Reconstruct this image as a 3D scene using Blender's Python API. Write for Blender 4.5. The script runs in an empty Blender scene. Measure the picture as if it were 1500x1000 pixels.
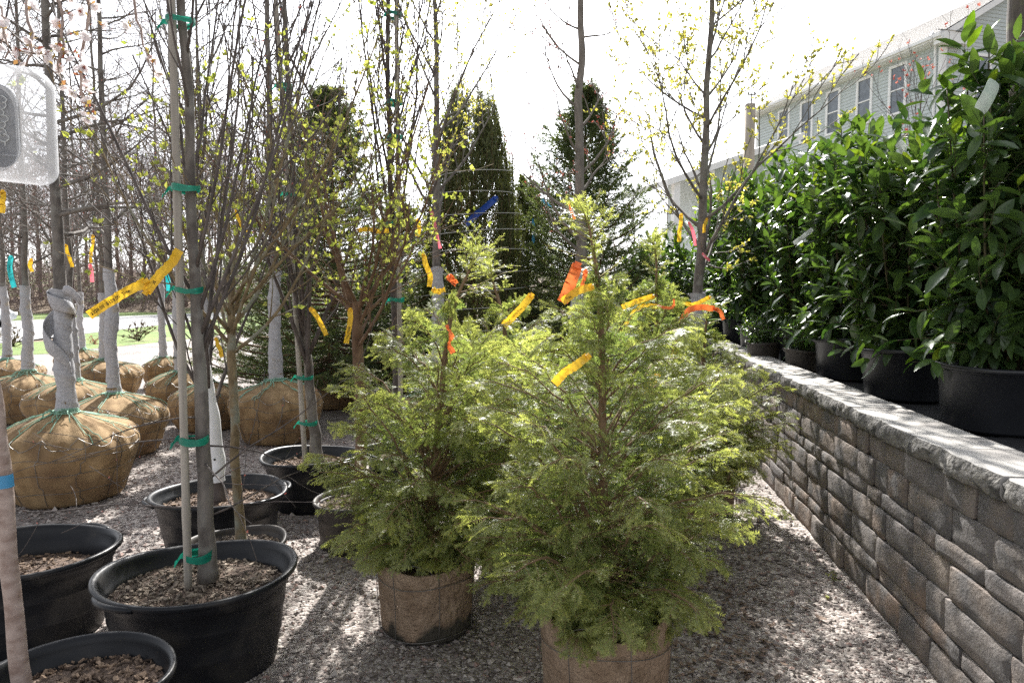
import bpy, math, random
import numpy as np
from mathutils import Vector, Matrix
rad = math.radians
sc = bpy.context.scene
COL = sc.collection

# ------------------------------------------------------------------ camera
CAM_Z, PITCH, FPX = 1.6, rad(4.0), 1000.0          # FPX: focal length in pixels of the 1500 px wide photograph
cam_d = bpy.data.cameras.new('camera')
cam_d.sensor_width = 36.0
cam_d.lens = 24.0
cam_d.clip_start, cam_d.clip_end = 0.05, 2000.0
cam = bpy.data.objects.new('camera', cam_d)
COL.objects.link(cam)
cam.location = (0, 0, CAM_Z)
cam.rotation_euler = (rad(90) - PITCH, 0, 0)
sc.camera = cam

# ------------------------------------------------------------------ sky, sun, exposure
SUN_EL, SUN_AZ = rad(42.0), rad(1.0)               # azimuth measured from +Y towards +X
world = bpy.data.worlds.new('World')
sc.world = world
world.use_nodes = True
wn = world.node_tree
for n in list(wn.nodes):
    wn.nodes.remove(n)
sky = wn.nodes.new('ShaderNodeTexSky')
sky.sky_type = 'NISHITA'
sky.sun_disc = False
sky.sun_elevation = SUN_EL
sky.sun_rotation = SUN_AZ
sky.dust_density = 2.5
sky.air_density = 1.0
sky.ozone_density = 1.0
tcw = wn.nodes.new('ShaderNodeTexCoord')
mpw = wn.nodes.new('ShaderNodeMapping')
mpw.inputs['Scale'].default_value = (1.0, 1.0, 2.6)
noi = wn.nodes.new('ShaderNodeTexNoise')
noi.inputs['Scale'].default_value = 1.7
noi.inputs['Detail'].default_value = 6.0
noi.inputs['Roughness'].default_value = 0.6
rmp = wn.nodes.new('ShaderNodeMapRange')             # thin cloud: how far the blue is veiled
rmp.inputs[1].default_value = 0.32
rmp.inputs[2].default_value = 0.56
rmp.inputs[3].default_value = 0.55
rmp.inputs[4].default_value = 1.0
bw = wn.nodes.new('ShaderNodeRGBToBW')
veil = wn.nodes.new('ShaderNodeMixRGB')
veil.blend_type = 'MULTIPLY'
veil.inputs[0].default_value = 1.0
veil.inputs[2].default_value = (1.16, 1.18, 1.24, 1)
mixw = wn.nodes.new('ShaderNodeMixRGB')
bg = wn.nodes.new('ShaderNodeBackground')
bg.inputs['Strength'].default_value = 0.125
wo = wn.nodes.new('ShaderNodeOutputWorld')
L = wn.links.new
L(tcw.outputs['Generated'], mpw.inputs['Vector'])
L(mpw.outputs[0], noi.inputs['Vector'])
L(noi.outputs[0], rmp.inputs[0])
L(sky.outputs[0], bw.inputs[0])
L(bw.outputs[0], veil.inputs[1])
L(rmp.outputs[0], mixw.inputs[0])
L(sky.outputs[0], mixw.inputs[1])
L(veil.outputs[0], mixw.inputs[2])
L(mixw.outputs[0], bg.inputs['Color'])
L(bg.outputs[0], wo.inputs['Surface'])

sun_d = bpy.data.lights.new('sun', 'SUN')
sun_d.energy = 5.0
sun_d.angle = rad(0.53)
sun_d.color = (1.0, 0.965, 0.91)
sun = bpy.data.objects.new('sun', sun_d)
COL.objects.link(sun)
sdir = Vector((math.sin(SUN_AZ) * math.cos(SUN_EL), math.cos(SUN_AZ) * math.cos(SUN_EL), math.sin(SUN_EL)))
sun.rotation_euler = sdir.to_track_quat('Z', 'Y').to_euler()
sun.location = (0, 10, 30)

sc.view_settings.view_transform = 'Standard'
sc.view_settings.look = 'None'
sc.view_settings.exposure = 1.4
sc.view_settings.gamma = 1.0
sc.render.engine = 'CYCLES'
sc.cycles.use_denoising = False
sc.cycles.max_bounces = 8
sc.cycles.transparent_max_bounces = 12
sc.cycles.transmission_bounces = 6
sc.cycles.sample_clamp_indirect = 6.0

# ------------------------------------------------------------------ helpers
def ray(u, v):
    a, b = (u - 750) / FPX, (500 - v) / FPX
    cp, sp = math.cos(PITCH), math.sin(PITCH)
    return np.array([a, cp + b * sp, -sp + b * cp])
def P(u, v, Y):                                     # point of the place at depth Y
    d = ray(u, v)
    return np.array([0, 0, CAM_Z]) + d * (Y / d[1])
def G(u, v, z=0.0):                                 # point of a level plane
    d = ray(u, v)
    return np.array([0, 0, CAM_Z]) + d * ((z - CAM_Z) / d[2])

def nrm(a):
    return a / np.maximum(np.linalg.norm(a, axis=-1, keepdims=True), 1e-9)

def sn(p, f, seed):                                 # cheap smooth noise, about -1..1
    r = np.random.default_rng(seed)
    out = np.zeros(p.shape[:-1])
    for i in range(7):
        d = r.normal(size=3)
        d /= np.linalg.norm(d)
        out += np.sin((p @ d) * f * r.uniform(0.6, 1.9) + r.uniform(0, 6.28))
    return out / 3.2

class MB:
    """collects vertices and faces; build() links them as ONE mesh object"""
    def __init__(self):
        self.v, self.f3, self.f4, self.n, self.a = [], [], [], 0, []
    def add(self, v, f3=None, f4=None, attr=0.0):
        v = np.asarray(v, dtype=np.float64).reshape(-1, 3)
        if f3 is not None and len(f3):
            self.f3.append(np.asarray(f3).reshape(-1, 3) + self.n)
        if f4 is not None and len(f4):
            self.f4.append(np.asarray(f4).reshape(-1, 4) + self.n)
        self.v.append(v)
        self.a.append(np.broadcast_to(np.asarray(attr, dtype=np.float64), (len(v),)))
        self.n += len(v)
    def mesh(self, name, mat, smooth=True, use_attr=False):
        v = np.concatenate(self.v)
        f3 = np.concatenate(self.f3) if self.f3 else np.zeros((0, 3), int)
        f4 = np.concatenate(self.f4) if self.f4 else np.zeros((0, 4), int)
        me = bpy.data.meshes.new(name)
        me.vertices.add(len(v))
        me.vertices.foreach_set('co', v.astype(np.float32).ravel())
        nl = f3.size + f4.size
        me.loops.add(nl)
        me.loops.foreach_set('vertex_index', np.concatenate([f3.ravel(), f4.ravel()]).astype(np.int32))
        npoly = len(f3) + len(f4)
        me.polygons.add(npoly)
        st = np.concatenate([np.arange(len(f3)) * 3, f3.size + np.arange(len(f4)) * 4]).astype(np.int32)
        me.polygons.foreach_set('loop_start', st)
        me.polygons.foreach_set('use_smooth', np.full(npoly, smooth))
        if use_attr:
            at = me.attributes.new('tip', 'FLOAT', 'POINT')
            at.data.foreach_set('value', np.concatenate(self.a).astype(np.float32))
        me.update(calc_edges=True)
        me.validate()
        if mat is not None:
            me.materials.append(mat)
        return me
    def build(self, name, mat, parent=None, smooth=True, use_attr=False, kind=None):
        return link(name, self.mesh(name, mat, smooth, use_attr), parent, kind)
    # shapes
    def box(self, lo, hi):
        x0, y0, z0 = lo
        x1, y1, z1 = hi
        v = [(x0,y0,z0),(x1,y0,z0),(x1,y1,z0),(x0,y1,z0),(x0,y0,z1),(x1,y0,z1),(x1,y1,z1),(x0,y1,z1)]
        self.add(v, f4=[(3,2,1,0),(4,5,6,7),(0,1,5,4),(1,2,6,5),(2,3,7,6),(3,0,4,7)])
    def tubes(self, PP, RR, k=6, attr=0.0, cap=True):
        PP = np.asarray(PP, float)
        RR = np.asarray(RR, float)
        m, n = PP.shape[:2]
        T = np.empty_like(PP)
        T[:, 1:-1] = PP[:, 2:] - PP[:, :-2]
        T[:, 0] = PP[:, 1] - PP[:, 0]
        T[:, -1] = PP[:, -1] - PP[:, -2]
        T = nrm(T)
        mean = nrm(PP[:, -1] - PP[:, 0] + 1e-6)
        ref = np.where((np.abs(mean[:, 2]) > 0.75)[:, None], np.array([1.0, 0, 0]), np.array([0, 0, 1.0]))[:, None, :]
        U = nrm(np.cross(T, ref))
        W = np.cross(T, U)
        th = np.arange(k) * (2 * math.pi / k)
        V = PP[:, :, None, :] + RR[:, :, None, None] * (U[:, :, None, :] * np.cos(th)[:, None] + W[:, :, None, :] * np.sin(th)[:, None])
        base = (np.arange(m) * n * k)[:, None, None] + (np.arange(n - 1) * k)[None, :, None]
        j = np.arange(k)
        j2 = (j + 1) % k
        f = np.stack([base + j, base + j2, base + k + j2, base + k + j], axis=-1).reshape(-1, 4)
        at = attr
        if np.ndim(attr) == 2:
            at = np.repeat(attr[:, :, None], k, axis=2).ravel()
        f3 = None
        if cap:
            b0 = (np.arange(m) * n * k)[:, None]
            e0 = b0 + (n - 1) * k
            jj = np.arange(1, k - 1)
            f3 = np.concatenate([np.stack([b0 + 0 * jj, b0 + jj + 1, b0 + jj], -1).reshape(-1, 3),
                                 np.stack([e0 + 0 * jj, e0 + jj, e0 + jj + 1], -1).reshape(-1, 3)])
        self.add(V.reshape(-1, 3), f3=f3, f4=f, attr=at)
    def tube(self, pts, r, k=8, cap=True):
        pts = np.asarray(pts, float)
        r = np.broadcast_to(np.asarray(r, float), (len(pts),))
        self.tubes(pts[None], r[None], k, cap=cap)
    def lathe(self, prof, k=48, fn=None, close=False):
        prof = np.asarray(prof, float)
        th = np.arange(k) * (2 * math.pi / k)
        V = np.stack([prof[:, 0, None] * np.cos(th), prof[:, 0, None] * np.sin(th), np.repeat(prof[:, 1, None], k, 1)], -1)
        if fn:
            V = fn(V, th)
        n = len(prof)
        base = (np.arange(n - 1) * k)[:, None]
        j = np.arange(k)
        j2 = (j + 1) % k
        f = np.stack([base + j, base + j2, base + k + j2, base + k + j], -1).reshape(-1, 4)
        self.add(V.reshape(-1, 3), f4=f)
    def grid(self, V, attr=0.0):
        a, b = V.shape[:2]
        i = (np.arange(a - 1) * b)[:, None] + np.arange(b - 1)
        f = np.stack([i, i + 1, i + b + 1, i + b], -1).reshape(-1, 4)
        self.add(V.reshape(-1, 3), f4=f, attr=attr)

def link(name, data, parent=None, kind=None):
    o = bpy.data.objects.new(name, data)
    COL.objects.link(o)
    if parent is not None:
        o.parent = parent
    if kind:
        o['kind'] = kind
    return o
def tag(o, label, cat, group=None):
    o['label'] = label
    o['category'] = cat
    if group:
        o['group'] = group
    return o
def thing(name, label, cat, loc, rz=0.0, group=None):
    o = link(name, None)
    o.location = tuple(loc)
    o.rotation_euler = (0, 0, rz)
    return tag(o, label, cat, group)
def copy_tree(o, parent=None):
    c = o.copy()
    COL.objects.link(c)
    c.parent = parent
    for ch in list(o.children):
        copy_tree(ch, c)
    return c
def spline(pts, n):
    """Catmull-Rom through the points, n samples"""
    p = np.asarray(pts, float)
    if len(p) == 2:
        return p[0] + (p[1] - p[0]) * np.linspace(0, 1, n)[:, None]
    q = np.concatenate([[2 * p[0] - p[1]], p, [2 * p[-1] - p[-2]]])
    t = np.linspace(0, len(p) - 1 - 1e-6, n)
    i = t.astype(int)
    f = (t - i)[:, None]
    a, b, c, d = q[i], q[i + 1], q[i + 2], q[i + 3]
    return 0.5 * (2 * b + (c - a) * f + (2 * a - 5 * b + 4 * c - d) * f ** 2 + (3 * b - a - 3 * c + d) * f ** 3)

# ------------------------------------------------------------------ materials
def mat(name, c1, c2=None, scale=8.0, rough=0.7, bump=0.0, bscale=None, bdist=0.01, island=0.0, trans=0.0, tcol=None,
        spec=0.5, tip=None, stretch=(1, 1, 1), detail=5.0, metal=0.0, contrast=(0.35, 0.65), c3=None, scale3=2.0, pos3=(0.5, 0.62)):
    m = bpy.data.materials.new(name)
    m.use_nodes = True
    nt = m.node_tree
    N, K = nt.nodes, nt.links.new
    b = N['Principled BSDF']
    out = N['Material Output']
    b.inputs['Roughness'].default_value = rough
    b.inputs['Metallic'].default_value = metal
    b.inputs['Specular IOR Level'].default_value = spec
    tc = N.new('ShaderNodeTexCoord')
    mp = N.new('ShaderNodeMapping')
    mp.inputs['Scale'].default_value = stretch
    K(tc.outputs['Object'], mp.inputs['Vector'])
    c2 = c2 or c1
    no = N.new('ShaderNodeTexNoise')
    no.inputs['Scale'].default_value = scale
    no.inputs['Detail'].default_value = detail
    K(mp.outputs[0], no.inputs['Vector'])
    fac = no.outputs[0]
    if island:
        ge = N.new('ShaderNodeNewGeometry')
        mx = N.new('ShaderNodeMix')
        mx.inputs[0].default_value = island
        K(no.outputs[0], mx.inputs[2])
        K(ge.outputs['Random Per Island'], mx.inputs[3])
        fac = mx.outputs[0]
    cr = N.new('ShaderNodeValToRGB')
    cr.color_ramp.elements[0].position = contrast[0]
    cr.color_ramp.elements[1].position = contrast[1]
    cr.color_ramp.elements[0].color = (*c1, 1)
    cr.color_ramp.elements[1].color = (*c2, 1)
    K(fac, cr.inputs[0])
    col = cr.outputs[0]
    if c3:                                          # large stains or patches of a third colour
        n3 = N.new('ShaderNodeTexNoise')
        n3.inputs['Scale'].default_value = scale3
        n3.inputs['Detail'].default_value = 4.0
        K(tc.outputs['Object'], n3.inputs['Vector'])
        r3 = N.new('ShaderNodeValToRGB')
        r3.color_ramp.elements[0].position = pos3[0]
        r3.color_ramp.elements[1].position = pos3[1]
        K(n3.outputs[0], r3.inputs[0])
        x3 = N.new('ShaderNodeMixRGB')
        x3.inputs[2].default_value = (*c3, 1)
        K(r3.outputs[0], x3.inputs[0])
        K(col, x3.inputs[1])
        col = x3.outputs[0]
    if tip:                                         # young growth at the ends of the shoots
        at = N.new('ShaderNodeAttribute')
        at.attribute_name = 'tip'
        xt = N.new('ShaderNodeMixRGB')
        xt.inputs[2].default_value = (*tip, 1)
        K(at.outputs['Fac'], xt.inputs[0])
        K(col, xt.inputs[1])
        col = xt.outputs[0]
    K(col, b.inputs['Base Color'])
    if bump:
        bn = N.new('ShaderNodeTexNoise')
        bn.inputs['Scale'].default_value = bscale or scale * 4
        bn.inputs['Detail'].default_value = 6.0
        K(mp.outputs[0], bn.inputs['Vector'])
        bu = N.new('ShaderNodeBump')
        bu.inputs['Strength'].default_value = bump
        bu.inputs['Distance'].default_value = bdist
        K(bn.outputs[0], bu.inputs['Height'])
        K(bu.outputs[0], b.inputs['Normal'])
    if trans:
        tr = N.new('ShaderNodeBsdfTranslucent')
        if tcol:
            ml = N.new('ShaderNodeMixRGB')
            ml.blend_type = 'MULTIPLY'
            ml.inputs[0].default_value = 1.0
            ml.inputs[2].default_value = (*tcol, 1)
            K(col, ml.inputs[1])
            K(ml.outputs[0], tr.inputs['Color'])
        else:
            K(col, tr.inputs['Color'])
        ms = N.new('ShaderNodeMixShader')
        ms.inputs[0].default_value = trans
        K(b.outputs[0], ms.inputs[1])
        K(tr.outputs[0], ms.inputs[2])
        K(ms.outputs[0], out.inputs['Surface'])
    return m

M = {}
M['bark_grey'] = mat('bark_grey', (0.085, 0.074, 0.066), (0.19, 0.17, 0.15), 22, 0.85, 0.6, 60, 0.004, stretch=(1, 1, 0.35), c3=(0.20, 0.19, 0.17), scale3=7)
M['bark_dark'] = mat('bark_dark', (0.055, 0.044, 0.040), (0.12, 0.10, 0.09), 25, 0.75, 0.4, 70, 0.003, stretch=(1, 1, 0.4))
M['bark_pale'] = mat('bark_pale', (0.12, 0.105, 0.09), (0.24, 0.215, 0.19), 18, 0.85, 0.5, 50, 0.004, stretch=(1, 1, 0.4))
M['bark_brown'] = mat('bark_brown', (0.10, 0.055, 0.03), (0.20, 0.125, 0.075), 20, 0.85, 0.6, 45, 0.005, stretch=(1, 1, 0.5))
M['bark_tan'] = mat('bark_tan', (0.13, 0.095, 0.05), (0.25, 0.19, 0.11), 28, 0.9, 0.6, 60, 0.004, stretch=(1, 1, 0.6), c3=(0.22, 0.22, 0.17), scale3=9)
M['bark_cherry'] = mat('bark_cherry', (0.24, 0.17, 0.14), (0.40, 0.32, 0.28), 26, 0.6, 0.6, 40, 0.004, stretch=(0.9, 0.9, 1.3))
M['bark_wood'] = mat('bark_wood', (0.16, 0.115, 0.10), (0.30, 0.235, 0.215), 3, 0.9)
M['twig_red'] = mat('twig_red', (0.10, 0.045, 0.04), (0.17, 0.08, 0.07), 10, 0.7)
M['bamboo'] = mat('bamboo', (0.26, 0.235, 0.20), (0.42, 0.385, 0.33), 12, 0.55, 0.2, 40, 0.002, stretch=(3, 3, 0.15))
M['leaf_spring'] = mat('leaf_spring', (0.25, 0.31, 0.065), (0.48, 0.52, 0.15), 3, 0.5, island=0.7, trans=0.45, tcol=(1.25, 1.2, 0.7))
M['leaf_yellow'] = mat('leaf_yellow', (0.36, 0.38, 0.07), (0.60, 0.56, 0.14), 3, 0.5, island=0.7, trans=0.45, tcol=(1.2, 1.15, 0.8))
M['bud_red'] = mat('bud_red', (0.35, 0.07, 0.05), (0.55, 0.20, 0.15), 8, 0.6, island=0.8, trans=0.3)
M['blossom'] = mat('blossom', (0.84, 0.78, 0.78), (0.90, 0.88, 0.87), 6, 0.6, island=0.6, trans=0.4)
M['calyx'] = mat('calyx', (0.32, 0.09, 0.05), (0.42, 0.30, 0.08), 6, 0.6, island=0.9, trans=0.3)
M['hemlock'] = mat('hemlock', (0.074, 0.123, 0.047), (0.190, 0.257, 0.100), 7, 0.40, island=0.45, trans=0.56, tcol=(1.80, 1.73, 0.92), tip=(0.48, 0.49, 0.20), spec=0.45)
M['hemlock_twig'] = mat('hemlock_twig', (0.14, 0.085, 0.05), (0.22, 0.14, 0.08), 20, 0.8)
M['spruce'] = mat('spruce', (0.050, 0.084, 0.038), (0.14, 0.185, 0.085), 4, 0.5, island=0.5, trans=0.38, tcol=(1.3, 1.25, 0.7), tip=(0.11, 0.14, 0.05))
M['spruce_pale'] = mat('spruce_pale', (0.05, 0.08, 0.025), (0.12, 0.16, 0.055), 4, 0.45, island=0.5, trans=0.30, tcol=(1.3, 1.25, 0.7), tip=(0.2, 0.22, 0.08))
M['laurel'] = mat('laurel', (0.030, 0.066, 0.025), (0.080, 0.135, 0.045), 3, 0.29, 0.15, 40, 0.002, island=0.7, trans=0.34, tcol=(1.6, 1.65, 0.5), spec=0.6)
M['laurel_young'] = mat('laurel_young', (0.10, 0.19, 0.02), (0.20, 0.28, 0.035), 3, 0.3, 0.15, 40, 0.002, island=0.5, trans=0.40, tcol=(1.3, 1.3, 0.5), spec=0.5)
M['laurel_stem'] = mat('laurel_stem', (0.07, 0.075, 0.025), (0.09, 0.06, 0.035), 9, 0.6)
M['burlap'] = mat('burlap', (0.215, 0.135, 0.062), (0.345, 0.235, 0.120), 9, 0.95, 0.7, 120, 0.006, c3=(0.17, 0.105, 0.055), scale3=3, pos3=(0.50, 0.68))
M['twine_green'] = mat('twine_green', (0.17, 0.36, 0.25), (0.32, 0.52, 0.40), 60, 0.7, 0.4, 200, 0.002)
M['twine_pale'] = mat('twine_pale', (0.42, 0.42, 0.40), (0.55, 0.55, 0.52), 30, 0.7)
M['wire'] = mat('wire', (0.16, 0.15, 0.14), (0.26, 0.25, 0.24), 30, 0.45, metal=0.7)
M['felt'] = mat('felt', (0.34, 0.34, 0.355), (0.46, 0.46, 0.475), 60, 0.97, 0.6, 260, 0.003, c3=(0.40, 0.36, 0.30), scale3=6, pos3=(0.62, 0.72))
M['guard_white'] = mat('guard_white', (0.72, 0.72, 0.72), (0.80, 0.80, 0.80), 9, 0.45)
M['pot_black'] = mat('pot_black', (0.008, 0.009, 0.011), (0.016, 0.017, 0.020), 5, 0.40, 0.15, 20, 0.003, c3=(0.046, 0.043, 0.039), scale3=6, pos3=(0.53, 0.74), spec=0.3)
M['pot_dusty'] = mat('pot_dusty', (0.026, 0.022, 0.019), (0.055, 0.046, 0.038), 6, 0.6, 0.2, 20, 0.003, c3=(0.09, 0.075, 0.055), scale3=4, pos3=(0.48, 0.75))
M['pot_laurel'] = mat('pot_laurel', (0.014, 0.015, 0.018), (0.022, 0.023, 0.027), 4, 0.36, 0.08, 60, 0.002)
M['soil'] = mat('soil', (0.05, 0.033, 0.023), (0.17, 0.12, 0.09), 35, 0.95, 1.0, 60, 0.02)
M['bark_chip'] = mat('bark_chip', (0.045, 0.028, 0.019), (0.27, 0.19, 0.13), 9, 0.9, island=0.9, contrast=(0.15, 0.85))
M['chip_pale'] = mat('chip_pale', (0.05, 0.038, 0.028), (0.29, 0.235, 0.18), 9, 0.9, island=0.9, contrast=(0.15, 0.85))
M['fibre'] = mat('fibre', (0.27, 0.185, 0.12), (0.40, 0.29, 0.20), 12, 0.95, 1.0, 42, 0.035, c3=(0.16, 0.11, 0.07), scale3=5, pos3=(0.55, 0.7))
M['fibre_wet'] = mat('fibre_wet', (0.035, 0.028, 0.022), (0.06, 0.045, 0.035), 20, 0.9, 0.8, 40, 0.01)
M['fabric_black'] = mat('fabric_black', (0.014, 0.014, 0.017), (0.026, 0.026, 0.03), 6, 0.75, 0.5, 5, 0.03)
M['tape_yellow'] = mat('tape_yellow', (0.80, 0.47, 0.02), (0.86, 0.55, 0.04), 9, 0.45, trans=0.35)
M['tape_orange'] = mat('tape_orange', (0.82, 0.16, 0.035), (0.88, 0.23, 0.06), 9, 0.45, trans=0.35)
M['tape_pink'] = mat('tape_pink', (0.82, 0.16, 0.22), (0.88, 0.25, 0.28), 9, 0.45, trans=0.35)
M['tape_teal'] = mat('tape_teal', (0.02, 0.42, 0.45), (0.04, 0.52, 0.52), 9, 0.45, trans=0.35)
M['tape_blue'] = mat('tape_blue', (0.015, 0.06, 0.36), (0.02, 0.09, 0.45), 9, 0.4, trans=0.2)
M['tape_sky'] = mat('tape_sky', (0.06, 0.32, 0.62), (0.10, 0.40, 0.68), 9, 0.4, trans=0.3)
M['tape_green'] = mat('tape_green', (0.01, 0.22, 0.15), (0.02, 0.32, 0.21), 9, 0.35, trans=0.3)
M['ink'] = mat('ink', (0.02, 0.015, 0.01), rough=0.7)
M['tag_white'] = mat('tag_white', (0.74, 0.76, 0.74), rough=0.35, trans=0.3)
M['tag_green'] = mat('tag_green', (0.14, 0.34, 0.19), (0.22, 0.44, 0.26), 20, rough=0.35)
M['dead_leaf'] = mat('dead_leaf', (0.075, 0.048, 0.034), (0.24, 0.17, 0.125), 9, 0.85, island=0.85, contrast=(0.1, 0.9), trans=0.1)
# ------------------------------------------------------------------ ground, road, grass, terrace
def gravel_mat():
    m = bpy.data.materials.new('gravel')
    m.use_nodes = True
    N, K = m.node_tree.nodes, m.node_tree.links.new
    b = N['Principled BSDF']
    b.inputs['Roughness'].default_value = 0.9
    tc = N.new('ShaderNodeTexCoord')
    vo = N.new('ShaderNodeTexVoronoi')
    vo.inputs['Scale'].default_value = 62.0
    K(tc.outputs['Object'], vo.inputs['Vector'])
    sep = N.new('ShaderNodeSeparateColor')
    K(vo.outputs['Color'], sep.inputs[0])
    cr = N.new('ShaderNodeValToRGB')
    e = cr.color_ramp.elements
    e[0].position, e[0].color = 0.0, (0.10, 0.082, 0.075, 1)
    e[1].position, e[1].color = 1.0, (0.52, 0.47, 0.42, 1)
    for p_, c_ in ((0.3, (0.24, 0.20, 0.18, 1)), (0.6, (0.33, 0.285, 0.26, 1)), (0.85, (0.40, 0.37, 0.345, 1))):
        x = e.new(p_)
        x.color = c_
    K(sep.outputs[0], cr.inputs[0])
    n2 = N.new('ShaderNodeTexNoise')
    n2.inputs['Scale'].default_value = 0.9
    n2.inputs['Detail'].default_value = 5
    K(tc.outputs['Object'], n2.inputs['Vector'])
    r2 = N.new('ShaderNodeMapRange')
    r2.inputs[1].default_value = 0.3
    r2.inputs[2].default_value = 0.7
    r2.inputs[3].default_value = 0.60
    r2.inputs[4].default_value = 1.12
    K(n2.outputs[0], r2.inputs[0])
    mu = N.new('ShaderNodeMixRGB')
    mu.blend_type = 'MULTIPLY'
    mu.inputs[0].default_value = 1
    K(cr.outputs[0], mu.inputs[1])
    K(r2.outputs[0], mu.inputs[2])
    K(mu.outputs[0], b.inputs['Base Color'])
    bu = N.new('ShaderNodeBump')
    bu.invert = True
    bu.inputs['Strength'].default_value = 0.9
    bu.inputs['Distance'].default_value = 0.012
    K(vo.outputs['Distance'], bu.inputs['Height'])
    K(bu.outputs[0], b.inputs['Normal'])
    return m
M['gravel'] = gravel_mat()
M['pebble'] = mat('pebble', (0.13, 0.105, 0.095), (0.50, 0.45, 0.41), 3, 0.85, island=0.92, contrast=(0.05, 0.98), c3=(0.30, 0.20, 0.17), scale3=30, pos3=(0.58, 0.62))
M['asphalt_pale'] = mat('asphalt_pale', (0.22, 0.22, 0.225), (0.27, 0.27, 0.27), 0.6, 0.85, 0.3, 60, 0.01)
M['lawn'] = mat('lawn', (0.085, 0.145, 0.03), (0.18, 0.24, 0.06), 1.1, 0.95, 0.8, 30, 0.04, c3=(0.24, 0.20, 0.11), scale3=0.35, pos3=(0.60, 0.75))
M['forest_floor'] = mat('forest_floor', (0.11, 0.075, 0.05), (0.20, 0.15, 0.10), 0.7, 0.95, 0.8, 12, 0.05, c3=(0.10, 0.14, 0.04), scale3=0.12, pos3=(0.5, 0.62))

def sheet(name, pts, z, m, kind='structure'):
    mb = MB()
    v = [(x, y, z) for x, y in pts]
    mb.add(v)
    me = bpy.data.meshes.new(name)
    me.from_pydata(v, [], [list(range(len(v)))])
    me.materials.append(m)
    return link(name, me, None, kind)
# one big sheet out to the horizon
gx = np.concatenate([np.linspace(-900, -60, 14), np.linspace(-50, 50, 41), np.linspace(60, 900, 14)])
gy = np.concatenate([np.linspace(-60, 0, 5), np.linspace(2.5, 62.5, 25), np.linspace(70, 1400, 25)])
X, Y = np.meshgrid(gx, gy)
def land(x, y):                                     # flat yard, a bank beyond the road, a rise up to the house
    hill = 3.2 * np.clip((x - 7.5) / 10.0, 0, 1) ** 1.5 * np.clip((y - 6) / 14, 0, 1)
    bank = 5.5 * np.clip((y - 58 - np.clip(x + 25, -40, 60) * 0.1) / 35, 0, 1) ** 1.3
    return np.where(x > 5, np.maximum(hill, bank), bank) - 0.02
mb = MB()
mb.grid(np.stack([X, Y, land(X, Y) - 0.02], -1))
ground = mb.build('terrain', M['forest_floor'], None, True, kind='structure')

gv = [G(0, 520), G(115, 512), G(262, 498), G(384, 484)]
pts = [(-30, -6), (40, -6), (40, 34), (gv[3][0] + 6, gv[3][1] + 12)] + [(p[0], p[1]) for p in gv[::-1]] + [(-30, gv[0][1] - 3)]
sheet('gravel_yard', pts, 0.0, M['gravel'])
rb = [G(0, 503), G(117, 490), G(264, 473), G(381, 460)]
rt = [G(0, 471), G(130, 465), G(264, 460), G(381, 455.5)]
ext = lambda a, b, k: (a[0] + (a[0] - b[0]) * k, a[1] + (a[1] - b[1]) * k)
lo = [ext(rb[0], rb[1], 6.0)] + [(p[0], p[1]) for p in rb] + [ext(rb[3], rb[2], 1.0)]
hi = [ext(rt[0], rt[1], 1.0)] + [(p[0], p[1]) for p in rt] + [ext(rt[3], rt[2], 0.5)]
sheet('road', lo + hi[::-1], 0.016, M['asphalt_pale'])
def strip(name, A, B, z, m, n=40):
    A, B = spline(np.array([(x, y, 0) for x, y in A]), n), spline(np.array([(x, y, 0) for x, y in B]), n)
    k = np.linspace(0, 1, 6)[:, None, None]
    V = A[None] * (1 - k) + B[None] * k
    V[..., 2] = z
    mb = MB()
    mb.grid(V)
    return mb.build(name, m, None, True, kind='structure')
g2 = [(gv[0][0] - 14, gv[0][1] - 8)] + [(p[0], p[1] - 0.3) for p in gv] + [(gv[3][0] + 3, gv[3][1] + 8)]
l2_ = [(lo[1][0] - 18, lo[1][1] - 12)] + lo[1:5] + [(lo[4][0] + 1.0, lo[4][1] + 6)]
strip('lawn', g2, l2_, 0.006, M['lawn'])
h2 = [(hi[1][0] - 22, hi[1][1] - 12)] + hi[1:5] + [(hi[4][0] + 0.5, hi[4][1] + 4)]
strip('lawn_bank', h2, [(x - 9, y + 9) for x, y in h2], 0.008, M['lawn'])

# loose stones on the gravel, near enough to be told apart
R = np.random.default_rng(11)
WALL_O = np.array([1.556, 1.2])
WALL_A = math.atan2(0.991, 0.133)
def wall_x(y):
    return 1.77 + (y - 2.8) * 0.134
n_st = 42000
yy = 1.9 * (7.5 / 1.9) ** R.uniform(0, 1, n_st * 3)
xx = R.uniform(-1.05, 1.05, n_st * 3) * yy
k_ = (xx < wall_x(yy) - 0.03) & (xx > -4.6)
xx, yy = xx[k_][:n_st], yy[k_][:n_st]
n_st = len(xx)
octa = np.array([(1, 0, 0), (0, 1, 0), (-1, 0, 0), (0, -1, 0), (0, 0, 1), (0, 0, -1)], float)
of = np.array([(0, 1, 4), (1, 2, 4), (2, 3, 4), (3, 0, 4), (1, 0, 5), (2, 1, 5), (3, 2, 5), (0, 3, 5)])
S = octa[None] * R.uniform(0.65, 1.25, (n_st, 6, 1)) + R.normal(0, 0.12, (n_st, 6, 3))
size = R.lognormal(math.log(0.0074), 0.40, n_st) * np.clip(yy / 3.2, 0.85, 1.5)
S *= size[:, None, None] * np.stack([R.uniform(0.8, 1.3, n_st), R.uniform(0.8, 1.3, n_st), R.uniform(0.45, 0.8, n_st)], -1)[:, None, :]
a_ = R.uniform(0, 6.28, n_st)
ca, sa = np.cos(a_)[:, None], np.sin(a_)[:, None]
S = np.stack([S[..., 0] * ca - S[..., 1] * sa, S[..., 0] * sa + S[..., 1] * ca, S[..., 2]], -1)
S += np.stack([xx, yy, size * 0.25], -1)[:, None, :]
mb = MB()
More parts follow.
